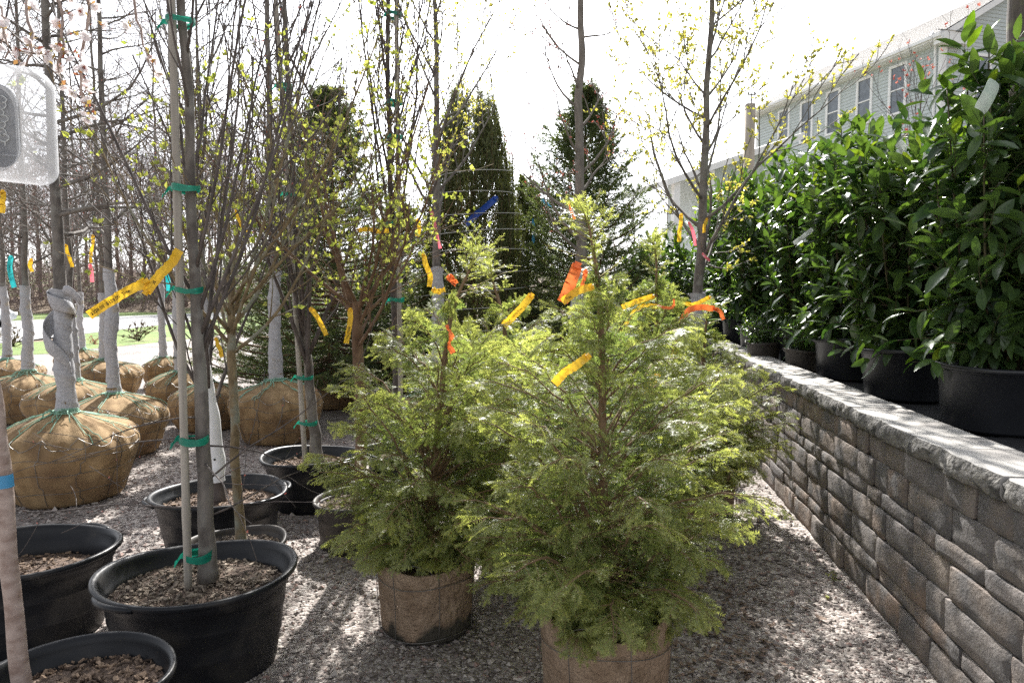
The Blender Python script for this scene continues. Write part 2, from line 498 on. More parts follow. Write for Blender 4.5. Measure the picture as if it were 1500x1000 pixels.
mb.add(S.reshape(-1, 3), f3=(of[None] + (np.arange(n_st) * 6)[:, None, None]).reshape(-1, 3))
o = mb.build('loose_gravel', M['pebble'], None, False, kind='stuff')
tag(o, 'loose grey and tan gravel covering the nursery yard', 'gravel')

# ------------------------------------------------------------------ retaining wall
def stone_mat(name, pal, top=None):
    m = bpy.data.materials.new(name)
    m.use_nodes = True
    N, K = m.node_tree.nodes, m.node_tree.links.new
    b = N['Principled BSDF']
    b.inputs['Roughness'].default_value = 0.92
    oi = N.new('ShaderNodeObjectInfo')
    tc = N.new('ShaderNodeTexCoord')
    ad = N.new('ShaderNodeVectorMath')
    ad.operation = 'ADD'
    K(tc.outputs['Object'], ad.inputs[0])
    ml = N.new('ShaderNodeVectorMath')
    ml.operation = 'SCALE'
    ml.inputs[0].default_value = (37.0, 17.0, 9.0)
    K(oi.outputs['Random'], ml.inputs['Scale'])
    K(ml.outputs[0], ad.inputs[1])
    cr = N.new('ShaderNodeValToRGB')
    e = cr.color_ramp.elements
    e[0].color, e[1].color = (*pal[0], 1), (*pal[-1], 1)
    for i, c in enumerate(pal[1:-1]):
        x = e.new((i + 1) / (len(pal) - 1))
        x.color = (*c, 1)
    K(oi.outputs['Random'], cr.inputs[0])
    n1 = N.new('ShaderNodeTexNoise')
    n1.inputs['Scale'].default_value = 7.0
    n1.inputs['Detail'].default_value = 6
    K(ad.outputs[0], n1.inputs['Vector'])
    r1 = N.new('ShaderNodeValToRGB')
    r1.color_ramp.elements[0].position = 0.42
    r1.color_ramp.elements[1].position = 0.62
    K(n1.outputs[0], r1.inputs[0])
    x1 = N.new('ShaderNodeMixRGB')
    x1.inputs[2].default_value = (0.13, 0.122, 0.12, 1)
    K(r1.outputs[0], x1.inputs[0])
    K(cr.outputs[0], x1.inputs[1])
    n2 = N.new('ShaderNodeTexNoise')
    n2.inputs['Scale'].default_value = 3.0
    n2.inputs['Detail'].default_value = 8
    n2.inputs['Roughness'].default_value = 0.7
    K(ad.outputs[0], n2.inputs['Vector'])
    r2 = N.new('ShaderNodeValToRGB')
    r2.color_ramp.elements[0].position = 0.60
    r2.color_ramp.elements[1].position = 0.75
    K(n2.outputs[0], r2.inputs[0])
    x2 = N.new('ShaderNodeMixRGB')
    x2.inputs[2].default_value = (0.40, 0.37, 0.34, 1)
    K(r2.outputs[0], x2.inputs[0])
    K(x1.outputs[0], x2.inputs[1])
    n3 = N.new('ShaderNodeTexNoise')
    n3.inputs['Scale'].default_value = 130.0
    n3.inputs['Detail'].default_value = 3
    K(ad.outputs[0], n3.inputs['Vector'])
    x3 = N.new('ShaderNodeMixRGB')
    x3.blend_type = 'OVERLAY'
    x3.inputs[0].default_value = 0.5
    K(x2.outputs[0], x3.inputs[1])
    K(n3.outputs[0], x3.inputs[2])
    K(x3.outputs[0], b.inputs['Base Color'])
    n4 = N.new('ShaderNodeTexNoise')
    n4.inputs['Scale'].default_value = 46.0
    n4.inputs['Detail'].default_value = 9
    n4.inputs['Roughness'].default_value = 0.65
    K(ad.outputs[0], n4.inputs['Vector'])
    bu = N.new('ShaderNodeBump')
    bu.inputs['Strength'].default_value = 1.0
    bu.inputs['Distance'].default_value = 0.013
    K(n4.outputs[0], bu.inputs['Height'])
    K(bu.outputs[0], b.inputs['Normal'])
    return m
PAL = [(0.22, 0.17, 0.135), (0.175, 0.16, 0.155), (0.26, 0.195, 0.155), (0.20, 0.155, 0.125), (0.23, 0.205, 0.19), (0.18, 0.15, 0.13), (0.28, 0.235, 0.20)]
M['wall_stone'] = stone_mat('wall_stone', PAL)
M['cap_stone'] = mat('cap_stone', (0.31, 0.30, 0.285), (0.41, 0.395, 0.37), 14, 0.9, 0.5, 160, 0.004, c3=(0.28, 0.265, 0.25), scale3=3)
M['cap_face'] = mat('cap_face', (0.13, 0.125, 0.12), (0.30, 0.285, 0.265), 18, 0.95, 1.0, 45, 0.02, c3=(0.07, 0.068, 0.066), scale3=11, pos3=(0.5, 0.6))
M['wall_fill'] = mat('wall_fill', (0.045, 0.04, 0.037), rough=0.95)

RW = random.Random(5)
RN = np.random.default_rng(21)
wall = thing('retaining_wall', 'low dry-laid wall of brown and grey concrete stones edging the raised terrace', 'wall', (WALL_O[0], WALL_O[1], 0), WALL_A)
WLEN = 12.5
def stone_mesh(w, h, d, nx=10, nz=6, rough=0.004, rnd=0.0095, seed=0):
    """front face bulges towards +y; origin at the middle of the bottom front edge"""
    s = np.linspace(-1, 1, nx)
    s = np.sign(s) * np.abs(s) ** 0.8
    t = np.linspace(-1, 1, nz)
    t = np.sign(t) * np.abs(t) ** 0.8
    S_, T_ = np.meshgrid(s, t)
    ex = np.clip((np.abs(S_) * w / 2 - (w / 2 - rnd)) / rnd, 0, 1)
    ez = np.clip((np.abs(T_) * h / 2 - (h / 2 - rnd)) / rnd, 0, 1)
    y = -rnd * (1 - np.sqrt(np.clip(1 - np.minimum(ex ** 2 + ez ** 2, 1) * 0.96, 0, 1)))
    x = S_ * w / 2
    z = h / 2 + T_ * h / 2
    cor = np.minimum(ex, ez) * rnd * 0.35
    x = x - np.sign(S_) * cor
    z = z - np.sign(T_) * cor
    p = np.stack([x, y, z], -1)
    q = p + seed * 3.1
    y = y + sn(q, 22, 3) * rough + sn(q, 60, 4) * rough * 0.5
    p[..., 1] = y
    p[..., 0] += sn(q, 30, 5) * 0.004
    p[..., 2] += sn(q, 26, 6) * 0.003
    mb = MB()
    mb.grid(p[:, ::-1])
    rim = np.concatenate([p[0, :], p[1:, -1], p[-1, -2::-1], p[-2:0:-1, 0]])
    back = rim.copy()
    back[:, 1] = -d
    k = len(rim)
    j = np.arange(k)
    j2 = (j + 1) % k
    mb.add(np.concatenate([rim, back]), f4=np.stack([j, j + k, j2 + k, j2], -1))
    return mb
heights = [0.142, 0.082, 0.142, 0.142, 0.082, 0.142, 0.130]
z = 0.0
rest = MB()
nst = 0
for ci, h in enumerate(heights):
    x = -0.25 + RW.uniform(-0.2, 0)
    while x < WLEN:
        w = RW.choice([0.16, 0.24, 0.30, 0.36, 0.42, 0.46]) * RW.uniform(0.92, 1.08)
        off = -ci * 0.006 + RW.uniform(-0.008, 0.008)
        split = (h > 0.12 and RW.random() < 0.06)
        pcs = [(z, h)] if not split else [(z, h * 0.48), (z + h * 0.5, h * 0.5)]
        if x < 7.3:
            for (zz, hh) in pcs:
                nst += 1
                ob = link('stone', stone_mesh(w - 0.003, hh - 0.003, 0.16, seed=nst).mesh('stone', M['wall_stone'], True), wall)
                ob.location = (x + w / 2, off, zz)
                ob.rotation_euler = (RW.uniform(-0.02, 0.02), RW.uniform(-0.008, 0.008), RW.uniform(-0.025, 0.025))
        else:
            sm = stone_mesh(w - 0.006, h - 0.005, 0.16, 5, 4, seed=nst + x)
            for v_, f_ in ((np.concatenate(sm.v), np.concatenate(sm.f4)),):
                rest.add(v_ + np.array([x + w / 2, off, z]), f4=f_)
        x += w
    z += h
WALL_H = z
rest.build('stones', M['wall_stone'], wall, True, kind='stuff')
mb = MB()
mb.box((-0.4, -0.30, 0.0), (WLEN + 0.2, -0.085, WALL_H - 0.02))
mb.build('wall_fill', M['wall_fill'], wall, False)
# cap stones: flat sawn top, split rough front
x = -0.3
i = 0
while x < WLEN:
    w = RW.choice([0.24, 0.34, 0.42]) * RW.uniform(0.92, 1.08)
    d, hc = 0.31, 0.092
    nx, nz = 10, 5
    S_, T_ = np.meshgrid(np.linspace(-w / 2 + 0.004, w / 2 - 0.004, nx), np.linspace(0, hc, nz))
    p = np.stack([S_, np.zeros_like(S_), T_], -1)
    q = p + i * 1.7
    fx = np.clip((np.abs(S_) - (w / 2 - 0.02)) / 0.02, 0, 1)
    p[..., 1] = 0.035 + sn(q, 35, 8) * 0.008 + sn(q, 90, 9) * 0.006 - fx * 0.012 - (T_ / hc > 0.9) * 0.010 - (T_ < 0.01) * 0.012
    mb = MB()
    mb.grid(p[:, ::-1])
    cap_o = mb.build('cap_stone', M['cap_face'], wall, True)
    top = MB()
    yb = -d + 0.04
    fr = p[-1]
    tv = np.concatenate([fr, np.stack([fr[:, 0], np.full(nx, yb), np.full(nx, hc)], -1)])
    j = np.arange(nx - 1)
    top.add(tv, f4=np.stack([j, j + 1, j + nx + 1, j + nx], -1))
    rim = [(-w / 2 + .003, yb, 0), (w / 2 - .003, yb, 0), (w / 2 - .003, yb, hc), (-w / 2 + .003, yb, hc)]
    top.add(rim, f4=[(0, 1, 2, 3)])
    for sx in (0, -1):
        cv = np.concatenate([p[:, sx], np.stack([p[:, sx, 0], np.full(nz, yb), p[:, sx, 2]], -1)])
        j = np.arange(nz - 1)
        top.add(cv, f4=np.stack([j, j + 1, j + nz + 1, j + nz], -1))
    top.build('cap_top', M['cap_stone'], cap_o, False)
    cap_o.location = (x + w / 2, -0.05 + RW.uniform(-0.006, 0.006), WALL_H + RW.uniform(-0.003, 0.003))
    cap_o.rotation_euler = (0, 0, RW.uniform(-0.015, 0.015))
    x += w
    i += 1
# raised bed behind the wall under black weed cloth
wd = np.array([0.133, 0.991])
wnrm = np.array([-0.991, 0.133])
TERR = WALL_H + 0.02
mb = MB()
ss = np.linspace(-0.6, WLEN + 6, 90)
tt = np.concatenate([np.linspace(0.29, 2.2, 26), np.linspace(2.5, 4.5, 6)])
SS, TT = np.meshgrid(ss, tt)
px = WALL_O[0] + SS * wd[0] - TT * wnrm[0]
py = WALL_O[1] + SS * wd[1] - TT * wnrm[1]
pp = np.stack([px, py, np.zeros_like(px)], -1)
pp[..., 2] = TERR + sn(pp, 5, 31) * 0.008 + np.maximum(sn(pp, 14, 32), 0) * 0.014
mb.grid(pp)
terr = mb.build('terrace', M['fabric_black'], None, True, kind='structure')
mb = MB()
far_s = WLEN + 6
c0 = np.array([WALL_O[0] + far_s * wd[0], WALL_O[1] + far_s * wd[1]])
mb.box((-0.6, -4.45, 0.0), (WLEN, -0.31, TERR - 0.04))
tb = mb.build('terrace_fill', M['wall_fill'], None, False, kind='structure')
tb.location = (WALL_O[0], WALL_O[1], 0)
tb.rotation_euler = (0, 0, WALL_A)

# ------------------------------------------------------------------ house up the slope
M['siding'] = mat('siding', (0.49, 0.545, 0.55), (0.53, 0.585, 0.59), 2, 0.6)
M['trim_white'] = mat('trim_white', (0.78, 0.79, 0.80), (0.82, 0.83, 0.83), 3, 0.5)
M['shingle'] = mat('shingle', (0.30, 0.29, 0.28), (0.48, 0.46, 0.44), 5, 0.9, 0.7, 9, 0.05, stretch=(1, 2, 5), contrast=(0.3, 0.7))
M['roof_edge'] = mat('roof_edge', (0.10, 0.10, 0.10), rough=0.8)
M['glass'] = mat('glass', (0.09, 0.11, 0.135), (0.16, 0.19, 0.225), 2.5, 0.12, spec=0.6)
M['foundation'] = mat('foundation', (0.30, 0.29, 0.28), (0.36, 0.35, 0.33), 3, 0.9)
HC = P(1366, 430, 30.0)
house = thing('house', 'pale blue-grey clapboard house with white trimmed windows above the laurel hedge', 'house', (HC[0], 30.0, 2.2), rad(15.9))
HB = 2.2                                             # local z = world z - HB
EAVE, HL, HW, RID = 12.75 - HB, 12.8, 9.2, 2.75
mb = MB()
mb.box((0, 0, -1.5), (HW, HL, EAVE))
mb.add([(0, 0, EAVE), (HW, 0, EAVE), (HW / 2, 0, EAVE + RID)], f3=[(0, 1, 2)])
mb.add([(0, HL, EAVE), (HW, HL, EAVE), (HW / 2, HL, EAVE + RID)], f3=[(1, 0, 2)])
mb.build('wall', M['siding'], house, False)
wins = [(0, y, 9.95 - HB, 12.0 - HB) for y in (2.3, 4.3, 6.4, 8.4, 10.3)] + [(1, x, 9.95 - HB, 11.9 - HB) for x in (2.15, 5.0, 7.6)]
cl = MB()
def clap(y0, y1, zb, side, w0=None):
    if side == 0:
        cl.add([(-0.004, y0, zb + 0.16), (-0.004, y1, zb + 0.16), (-0.03, y1, zb), (-0.03, y0, zb), (0, y1, zb), (0, y0, zb)], f4=[(0, 1, 2, 3), (3, 2, 4, 5)])
    else:
        cl.add([(y0, -0.004, zb + 0.16), (y1, -0.004, zb + 0.16), (y1, -0.03, zb), (y0, -0.03, zb), (y1, 0, zb), (y0, 0, zb)], f4=[(3, 2, 1, 0), (5, 4, 2, 3)])
zb = 3.5
while zb < EAVE + RID:
    for side in (0, 1):
        segs = [(0.16, HL - 0.16)] if side == 0 else [(0.16, HW - 0.16)]
        if side == 1 and zb > EAVE - 0.1:
            k = (zb + 0.17 - EAVE) / RID * HW / 2
            segs = [(max(0.1, k), HW - max(0.1, k))] if HW - 2 * k > 0.2 else []
        if side == 0 and zb > EAVE - 0.5:
            segs = []
        for (sd, c, w0, w1) in wins:
            if sd == side and zb + 0.16 > w0 - 0.1 and zb < w1 + 0.1:
                ns = []
                for a, b_ in segs:
                    if c - 0.5 > a and c + 0.5 < b_:
                        ns += [(a, c - 0.5), (c + 0.5, b_)]
                    else:
                        ns.append((a, b_))
                segs = ns
        for a, b_ in segs:
            clap(a, b_, zb, side)
    zb += 0.165
cl.build('siding', M['siding'], house, False, kind='stuff')
def window(sd, c, w0, w1):
    def q(a0, a1, d0, d1, z0, z1):
        return ((d0, c + a0, z0), (d1, c + a1, z1)) if sd == 0 else ((c + a0, d0, z0), (c + a1, d1, z1))
    f = MB()
    for (a0, a1, z0, z1) in ((-0.52, -0.38, w0 - 0.1, w1 + 0.12), (0.38, 0.52, w0 - 0.1, w1 + 0.12), (-0.38, 0.38, w1, w1 + 0.12), (-0.38, 0.38, w0 - 0.1, w0)):
        f.box(*q(a0, a1, -0.075, 0.03, z0, z1))
    fo = f.build('window', M['trim_white'], house, False)
    s = MB()
    zm = (w0 + w1) / 2
    s.box(*q(-0.38, 0.38, -0.05, 0.0, zm - 0.03, zm + 0.03))
    s.build('sash', M['trim_white'], fo, False)
    for (z0, z1) in ((w0, zm - 0.03), (zm + 0.03, w1)):
        g = MB()
        g.box(*q(-0.38, 0.38, -0.02, 0.0, z0, z1))
        g.build('pane', M['glass'], fo, False)
for w_ in wins:
    window(*w_)
t_ = MB()
t_.box((-0.06, -0.06, 0), (0.16, 0.16, EAVE - 0.45))
t_.build('corner_board', M['trim_white'], house, False)
t_ = MB()
t_.box((-0.06, HL - 0.16, 0), (0.16, HL + 0.06, EAVE - 0.45))
t_.build('corner_board', M['trim_white'], house, False)
t_ = MB()
t_.box((-0.07, -0.07, EAVE - 0.45), (0.1, HL + 0.07, EAVE - 0.02))
t_.build('frieze', M['trim_white'], house, False)
ov = 0.55
sl = RID / (HW / 2)
roof = MB()
def roofside(sx):
    x0, x1 = (-ov, HW / 2) if sx < 0 else (HW + ov, HW / 2)
    z0, z1 = EAVE - ov * sl + 0.1, EAVE + RID + 0.1
    nr = 15
    for k in range(nr):                             # courses of shingles, each lapping the one below
        a, b_ = k / nr, (k + 1) / nr
        xa, xb = x0 + (x1 - x0) * a, x0 + (x1 - x0) * b_
        za, zb_ = z0 + (z1 - z0) * a, z0 + (z1 - z0) * b_
        roof.add([(xa, -0.5, za + 0.05), (xa, HL + 0.5, za + 0.05), (xb, HL + 0.5, zb_ + 0.02), (xb, -0.5, zb_ + 0.02), (xa, -0.5, za), (xa, HL + 0.5, za)],
                 f4=[(0, 1, 2, 3), (4, 5, 1, 0)] if sx > 0 else [(3, 2, 1, 0), (0, 1, 5, 4)])
roofside(-1)
roofside(1)
ro = roof.build('roof', M['shingle'], house, False)
for y in (-0.52, HL + 0.47):
    for x0 in (-ov, HW + ov):
        t_ = MB()
        z0, z1 = EAVE - ov * sl + 0.09, EAVE + RID + 0.09
        t_.add([(x0, y, z0 - 0.28), (x0, y + 0.05, z0 - 0.28), (HW / 2, y + 0.05, z1 - 0.28), (HW / 2, y, z1 - 0.28), (x0, y, z0), (x0, y + 0.05, z0), (HW / 2, y + 0.05, z1), (HW / 2, y, z1)],
               f4=[(0, 3, 2, 1), (4, 5, 6, 7), (0, 4, 7, 3), (1, 2, 6, 5), (0, 1, 5, 4)])
        t_.build('rake_board', M['trim_white'], ro, False)
t_ = MB()
t_.box((-ov - 0.05, -0.5, EAVE - ov * sl - 0.12), (-ov + 0.0, HL + 0.5, EAVE - ov * sl + 0.10))
t_.build('fascia', M['trim_white'], ro, False)
t_ = MB()
t_.box((-ov - 0.16, -0.45, EAVE - ov * sl - 0.05), (-ov - 0.052, HL + 0.45, EAVE - ov * sl + 0.09))
t_.build('gutter', M['trim_white'], ro, False)
t_ = MB()
t_.box((-ov, -0.45, EAVE - ov * sl - 0.12), (-0.0, HL + 0.45, EAVE - ov * sl - 0.08))
t_.build('soffit', M['trim_white'], ro, False)
t_ = MB()
t_.box((-ov, -0.50, EAVE - 0.62), (0.95, -0.035, EAVE - 0.16))
er = t_.build('eave_return', M['trim_white'], house, False)
t_ = MB()
t_.add([(-ov - .05, -0.56, EAVE - 0.155), (1.0, -0.56, EAVE - 0.155), (1.0, -0.04, EAVE + 0.03), (-ov - .05, -0.04, EAVE + 0.03)], f4=[(0, 1, 2, 3)])
t_.build('return_roof', M['roof_edge'], er, False)
t_ = MB()
t_.tube(spline([(-ov - 0.1, 0.2, EAVE - 0.4), (-0.14, 0.25, EAVE - 0.8), (-0.12, 0.25, 0)], 12), 0.05, 8)
t_.build('downspout', M['trim_white'], house, True)

# the lower porch in front of the far end of the house
pc = P(985, 430, 26.0)
porch = thing('porch', 'white porch roof on slender columns beyond the leafing tree', 'porch', (pc[0], 26.0, 1.2), rad(15.9))
zt = (430 - 268) * 26 / 1000 + CAM_Z - 1.2
t_ = MB()
t_.add([(-0.5, -0.4, zt), (5.5, -0.4, zt + 2.1), (5.5, 3.6, zt + 2.1), (-0.5, 3.6, zt), (-0.5, -0.4, zt - 0.25), (5.5, -0.4, zt + 1.85), (5.5, 3.6, zt + 1.85), (-0.5, 3.6, zt - 0.25)],
       f4=[(0, 1, 2, 3), (7, 6, 5, 4), (4, 5, 1, 0), (3, 2, 6, 7), (0, 3, 7, 4), (5, 6, 2, 1)])
t_.build('roof', M['trim_white'], porch, False)
t_ = MB()
t_.add([(0.1, 0.3, -1), (5.4, 0.3, -1), (5.4, 0.3, zt + 1.80), (0.1, 0.3, zt - 0.1)][:0] + [(1.6, 0.6, -1), (5.3, 0.6, -1), (5.3, 3.4, -1), (1.6, 3.4, -1), (1.6, 0.6, zt + 0.45), (5.3, 0.6, zt + 1.75), (5.3, 3.4, zt + 1.75), (1.6, 3.4, zt + 0.45)],
       f4=[(0, 1, 5, 4), (1, 2, 6, 5), (2, 3, 7, 6), (3, 0, 4, 7)])
t_.build('wall', M['siding'], porch, False)
for xx_ in (0.05, 1.5):
    t_ = MB()
    t_.box((xx_ - 0.12, -0.15, -1.2), (xx_ + 0.12, 0.09, zt - 0.24 + 0.35 * (xx_ + 0.5)))
    t_.build('column', M['trim_white'], porch, False)

# tan post and mossy utility pole
M['post_tan'] = mat('post_tan', (0.34, 0.29, 0.23), (0.44, 0.39, 0.32), 6, 0.9, 0.5, 20, 0.01, stretch=(2, 2, 0.3))
M['pole_wood'] = mat('pole_wood', (0.06, 0.05, 0.042), (0.15, 0.13, 0.11), 9, 0.95, 0.8, 25, 0.02, stretch=(2, 2, 0.2), c3=(0.16, 0.17, 0.09), scale3=3)
pt = P(1099, 153, 19.0)
post = thing('post', 'tan timber post topped by a small dark fitting beside the house', 'post', (pt[0], 19.0, 1.0))
t_ = MB()
hh = pt[2] - 1.0
t_.tube([(0, 0, -0.3), (0, 0, hh * 0.5), (0, 0, hh)], [0.16, 0.15, 0.145], 12)
t_.build('shaft', M['post_tan'], post, True)
t_ = MB()
t_.tube([(0.03, 0, hh), (0.03, 0, hh + 0.26)], 0.018, 6)
t_.tube([(-0.06, 0, hh + 0.26), (0.12, 0, hh + 0.26)], 0.018, 6)
t_.tube([(-0.06, 0, hh + 0.26), (-0.06, 0, hh + 0.32)], 0.025, 6)
t_.tube([(0.12, 0, hh + 0.26), (0.12, 0, hh + 0.32)], 0.025, 6)
t_.build('fitting', M['pole_wood'], post, True)
pl = P(1484, 430, 8.6)
pole = tag(link('utility_pole', None), 'thick dark mossy timber pole rising behind the laurels', 'pole')
pole.location = (pl[0], 8.6, 0.6)
t_ = MB()
zz = np.linspace(0, 8.4, 24)
tp = np.stack([0.03 * np.sin(zz), 0.02 * np.cos(zz * 1.3), zz], -1)
t_.tube(tp, 0.20 - zz * 0.006, 20)
vv = t_.v[0]
vv += (nrm(vv * np.array([1, 1, 0])) * (sn(vv * np.array([1, 1, 0.15]), 40, 3) * 0.006)[:, None])
t_.build('shaft', M['pole_wood'], pole, True)
# ------------------------------------------------------------------ growing branches
def grow(PP, PR, n, rng, t=(0.3, 0.95), ang=(35, 60), ln=(0.3, 0.6), npts=5, up=0.1, wig=0.08, rr=0.6, taper=0.8, shape=None, rmin=0.0012, rel=False):
    m, k = PP.shape[:2]
    idx = np.repeat(np.arange(m), n)
    M_ = len(idx)
    tt_ = (np.tile((np.arange(n) + 0.5) / n, m) + rng.uniform(-0.5, 0.5, M_) / n) * (t[1] - t[0]) + t[0]
    f = np.clip(tt_, 0, 0.999) * (k - 1)
    i = f.astype(int)
    w = (f - i)[:, None]
    a, b = PP[idx, i], PP[idx, i + 1]
    st = a + (b - a) * w
    tang = nrm(b - a)
    r0 = (PR[idx, i] * (1 - w[:, 0]) + PR[idx, i + 1] * w[:, 0]) * rr
    perp = nrm(np.cross(tang, rng.normal(size=(M_, 3))))
    an = np.radians(rng.uniform(ang[0], ang[1], M_))[:, None]
    d = tang * np.cos(an) + perp * np.sin(an)
    Ln = rng.uniform(ln[0], ln[1], M_)
    if shape is not None:
        Ln = Ln * shape(tt_)
    if rel:
        Ln = Ln * np.linalg.norm(PP[idx, -1] - PP[idx, 0], axis=1)
    out = np.empty((M_, npts, 3))
    out[:, 0] = st
    zh = np.array([0, 0, 1.0])
    for j in range(1, npts):
        d = nrm(d + zh * up + rng.normal(size=(M_, 3)) * wig)
        out[:, j] = out[:, j - 1] + d * (Ln / (npts - 1))[:, None]
    RR = np.maximum(r0[:, None] * (1 - np.linspace(0, 1, npts)[None] * taper), rmin)
    return out, RR

def leaf_quads(mb, PP, n, rng, size, t=(0.15, 1.0), spread=1.0, up=0.3, width=0.32, cluster=1):
    m, k = PP.shape[:2]
    idx = np.repeat(np.arange(m), n)
    tt_ = rng.uniform(t[0], t[1], len(idx))
    idx, tt_ = np.repeat(idx, cluster), np.repeat(tt_, cluster)
    f = np.clip(tt_, 0, 0.999) * (k - 1)
    i = f.astype(int)
    w = (f - i)[:, None]
    p = PP[idx, i] * (1 - w) + PP[idx, i + 1] * w
    tg = nrm(PP[idx, i + 1] - PP[idx, i])
    M_ = len(idx)
    d = nrm(tg * 0.5 + rng.normal(size=(M_, 3)) * spread * 0.6 + np.array([0, 0, up]))
    s = nrm(np.cross(d, rng.normal(size=(M_, 3))))
    L_ = (rng.uniform(size[0], size[1], M_))[:, None]
    nn = np.cross(d, s)
    v = np.stack([p, p + d * L_ * 0.45 + s * L_ * width + nn * L_ * 0.1, p + d * L_ - nn * L_ * 0.08, p + d * L_ * 0.45 - s * L_ * width + nn * L_ * 0.1], 1)
    mb.add(v.reshape(-1, 3), f4=np.arange(M_ * 4).reshape(-1, 4))

def trunk_path(pts, r0, r1, n=14, wob=0.006, seed=0):
    p = spline(pts, n)
    p[1:-1, :2] += np.random.default_rng(seed).normal(0, wob, (n - 2, 2))
    t = np.linspace(0, 1, n)
    r = r0 + (r1 - r0) * t ** 0.9
    return p, r
def trunk_mesh(p, r, k=14, flare=0.25):
    mb = MB()
    r = r.copy()
    r[0] *= 1 + flare
    r[1] *= 1 + flare * 0.15
    pf = spline(p, len(p) * 3)
    rf = np.interp(np.linspace(0, 1, len(pf)), np.linspace(0, 1, len(p)), r)
    mb.tube(pf, rf, k)
    v = mb.v[0]
    v += sn(v, 60, 5)[:, None] * 0.0012 * nrm(v - np.repeat(pf, k, 0)[:len(v)])
    return mb
def crown(p, r, rng, L1, L2=None, L3=None, k1=7):
    """branches of three orders on a trunk path; returns mesh builder and the twig paths"""
    br = MB()
    a, ar = grow(p[None], r[None], rng=rng, **L1)
    br.tubes(a, ar, k1)
    ends = [a]
    if L2:
        b, brr = grow(a, ar, rng=rng, **L2)
        br.tubes(b, brr, 4, cap=False)
        ends.append(b)
        if L3:
            c, crr = grow(b, brr, rng=rng, **L3)
            br.tubes(c, crr, 3, cap=False)
            ends.append(c)
    return br, ends

# ------------------------------------------------------------------ pots, stakes, ties
def soil_top(parent, Rx, Ry, z, m, rng, chips, n=420, cs=(0.003, 0.009)):
    mb = MB()
    rr = np.linspace(0, 1, 9)
    th = np.linspace(0, 2 * math.pi, 33)
    A, B = np.meshgrid(rr, th)
    v = np.stack([A * np.cos(B) * Rx, A * np.sin(B) * Ry, np.full_like(A, z)], -1)
    v[..., 2] += sn(v, 22, int(rng.integers(99))) * 0.008 + (1 - A ** 2) * 0.015
    mb.grid(v)
    so = mb.build('soil', m, parent, True)
    cb = MB()
    a = rng.uniform(0, 6.28, n)
    q = np.sqrt(rng.uniform(0, 0.97, n))
    c = np.stack([q * np.cos(a) * Rx, q * np.sin(a) * Ry, z + (1 - q ** 2) * 0.015 + rng.uniform(0.0, 0.010, n)], -1)
    d1 = nrm(rng.normal(size=(n, 3)) * np.array([1, 1, 0.35]))
    d2 = nrm(np.cross(d1, rng.normal(size=(n, 3)) * 0.35 + np.array([0, 0, 1.0])))
    s1 = (cs[0] * 0.7 + (cs[1] * 1.9 - cs[0]) * rng.uniform(0, 1, n) ** 3.2)[:, None]
    s2 = s1 * rng.uniform(0.2, 0.75, n)[:, None]
    nn = np.cross(d1, d2) * 0.003
    v = np.stack([c + d1 * s1 + d2 * s2 * .6, c - d1 * s1 * .9 + d2 * s2, c - d1 * s1 - d2 * s2, c + d1 * s1 * .8 - d2 * s2], 1)
    v = np.concatenate([v + nn[:, None], v - nn[:, None]], 1)
    b0 = (np.arange(n) * 8)[:, None, None]
    f = np.array([(0, 1, 2, 3), (7, 6, 5, 4), (0, 4, 5, 1), (1, 5, 6, 2), (2, 6, 7, 3), (3, 7, 4, 0)])
    cb.add(v.reshape(-1, 3), f4=(f[None] + b0).reshape(-1, 4))
    cb.build('mulch', chips, so, False, kind='stuff')
    return so

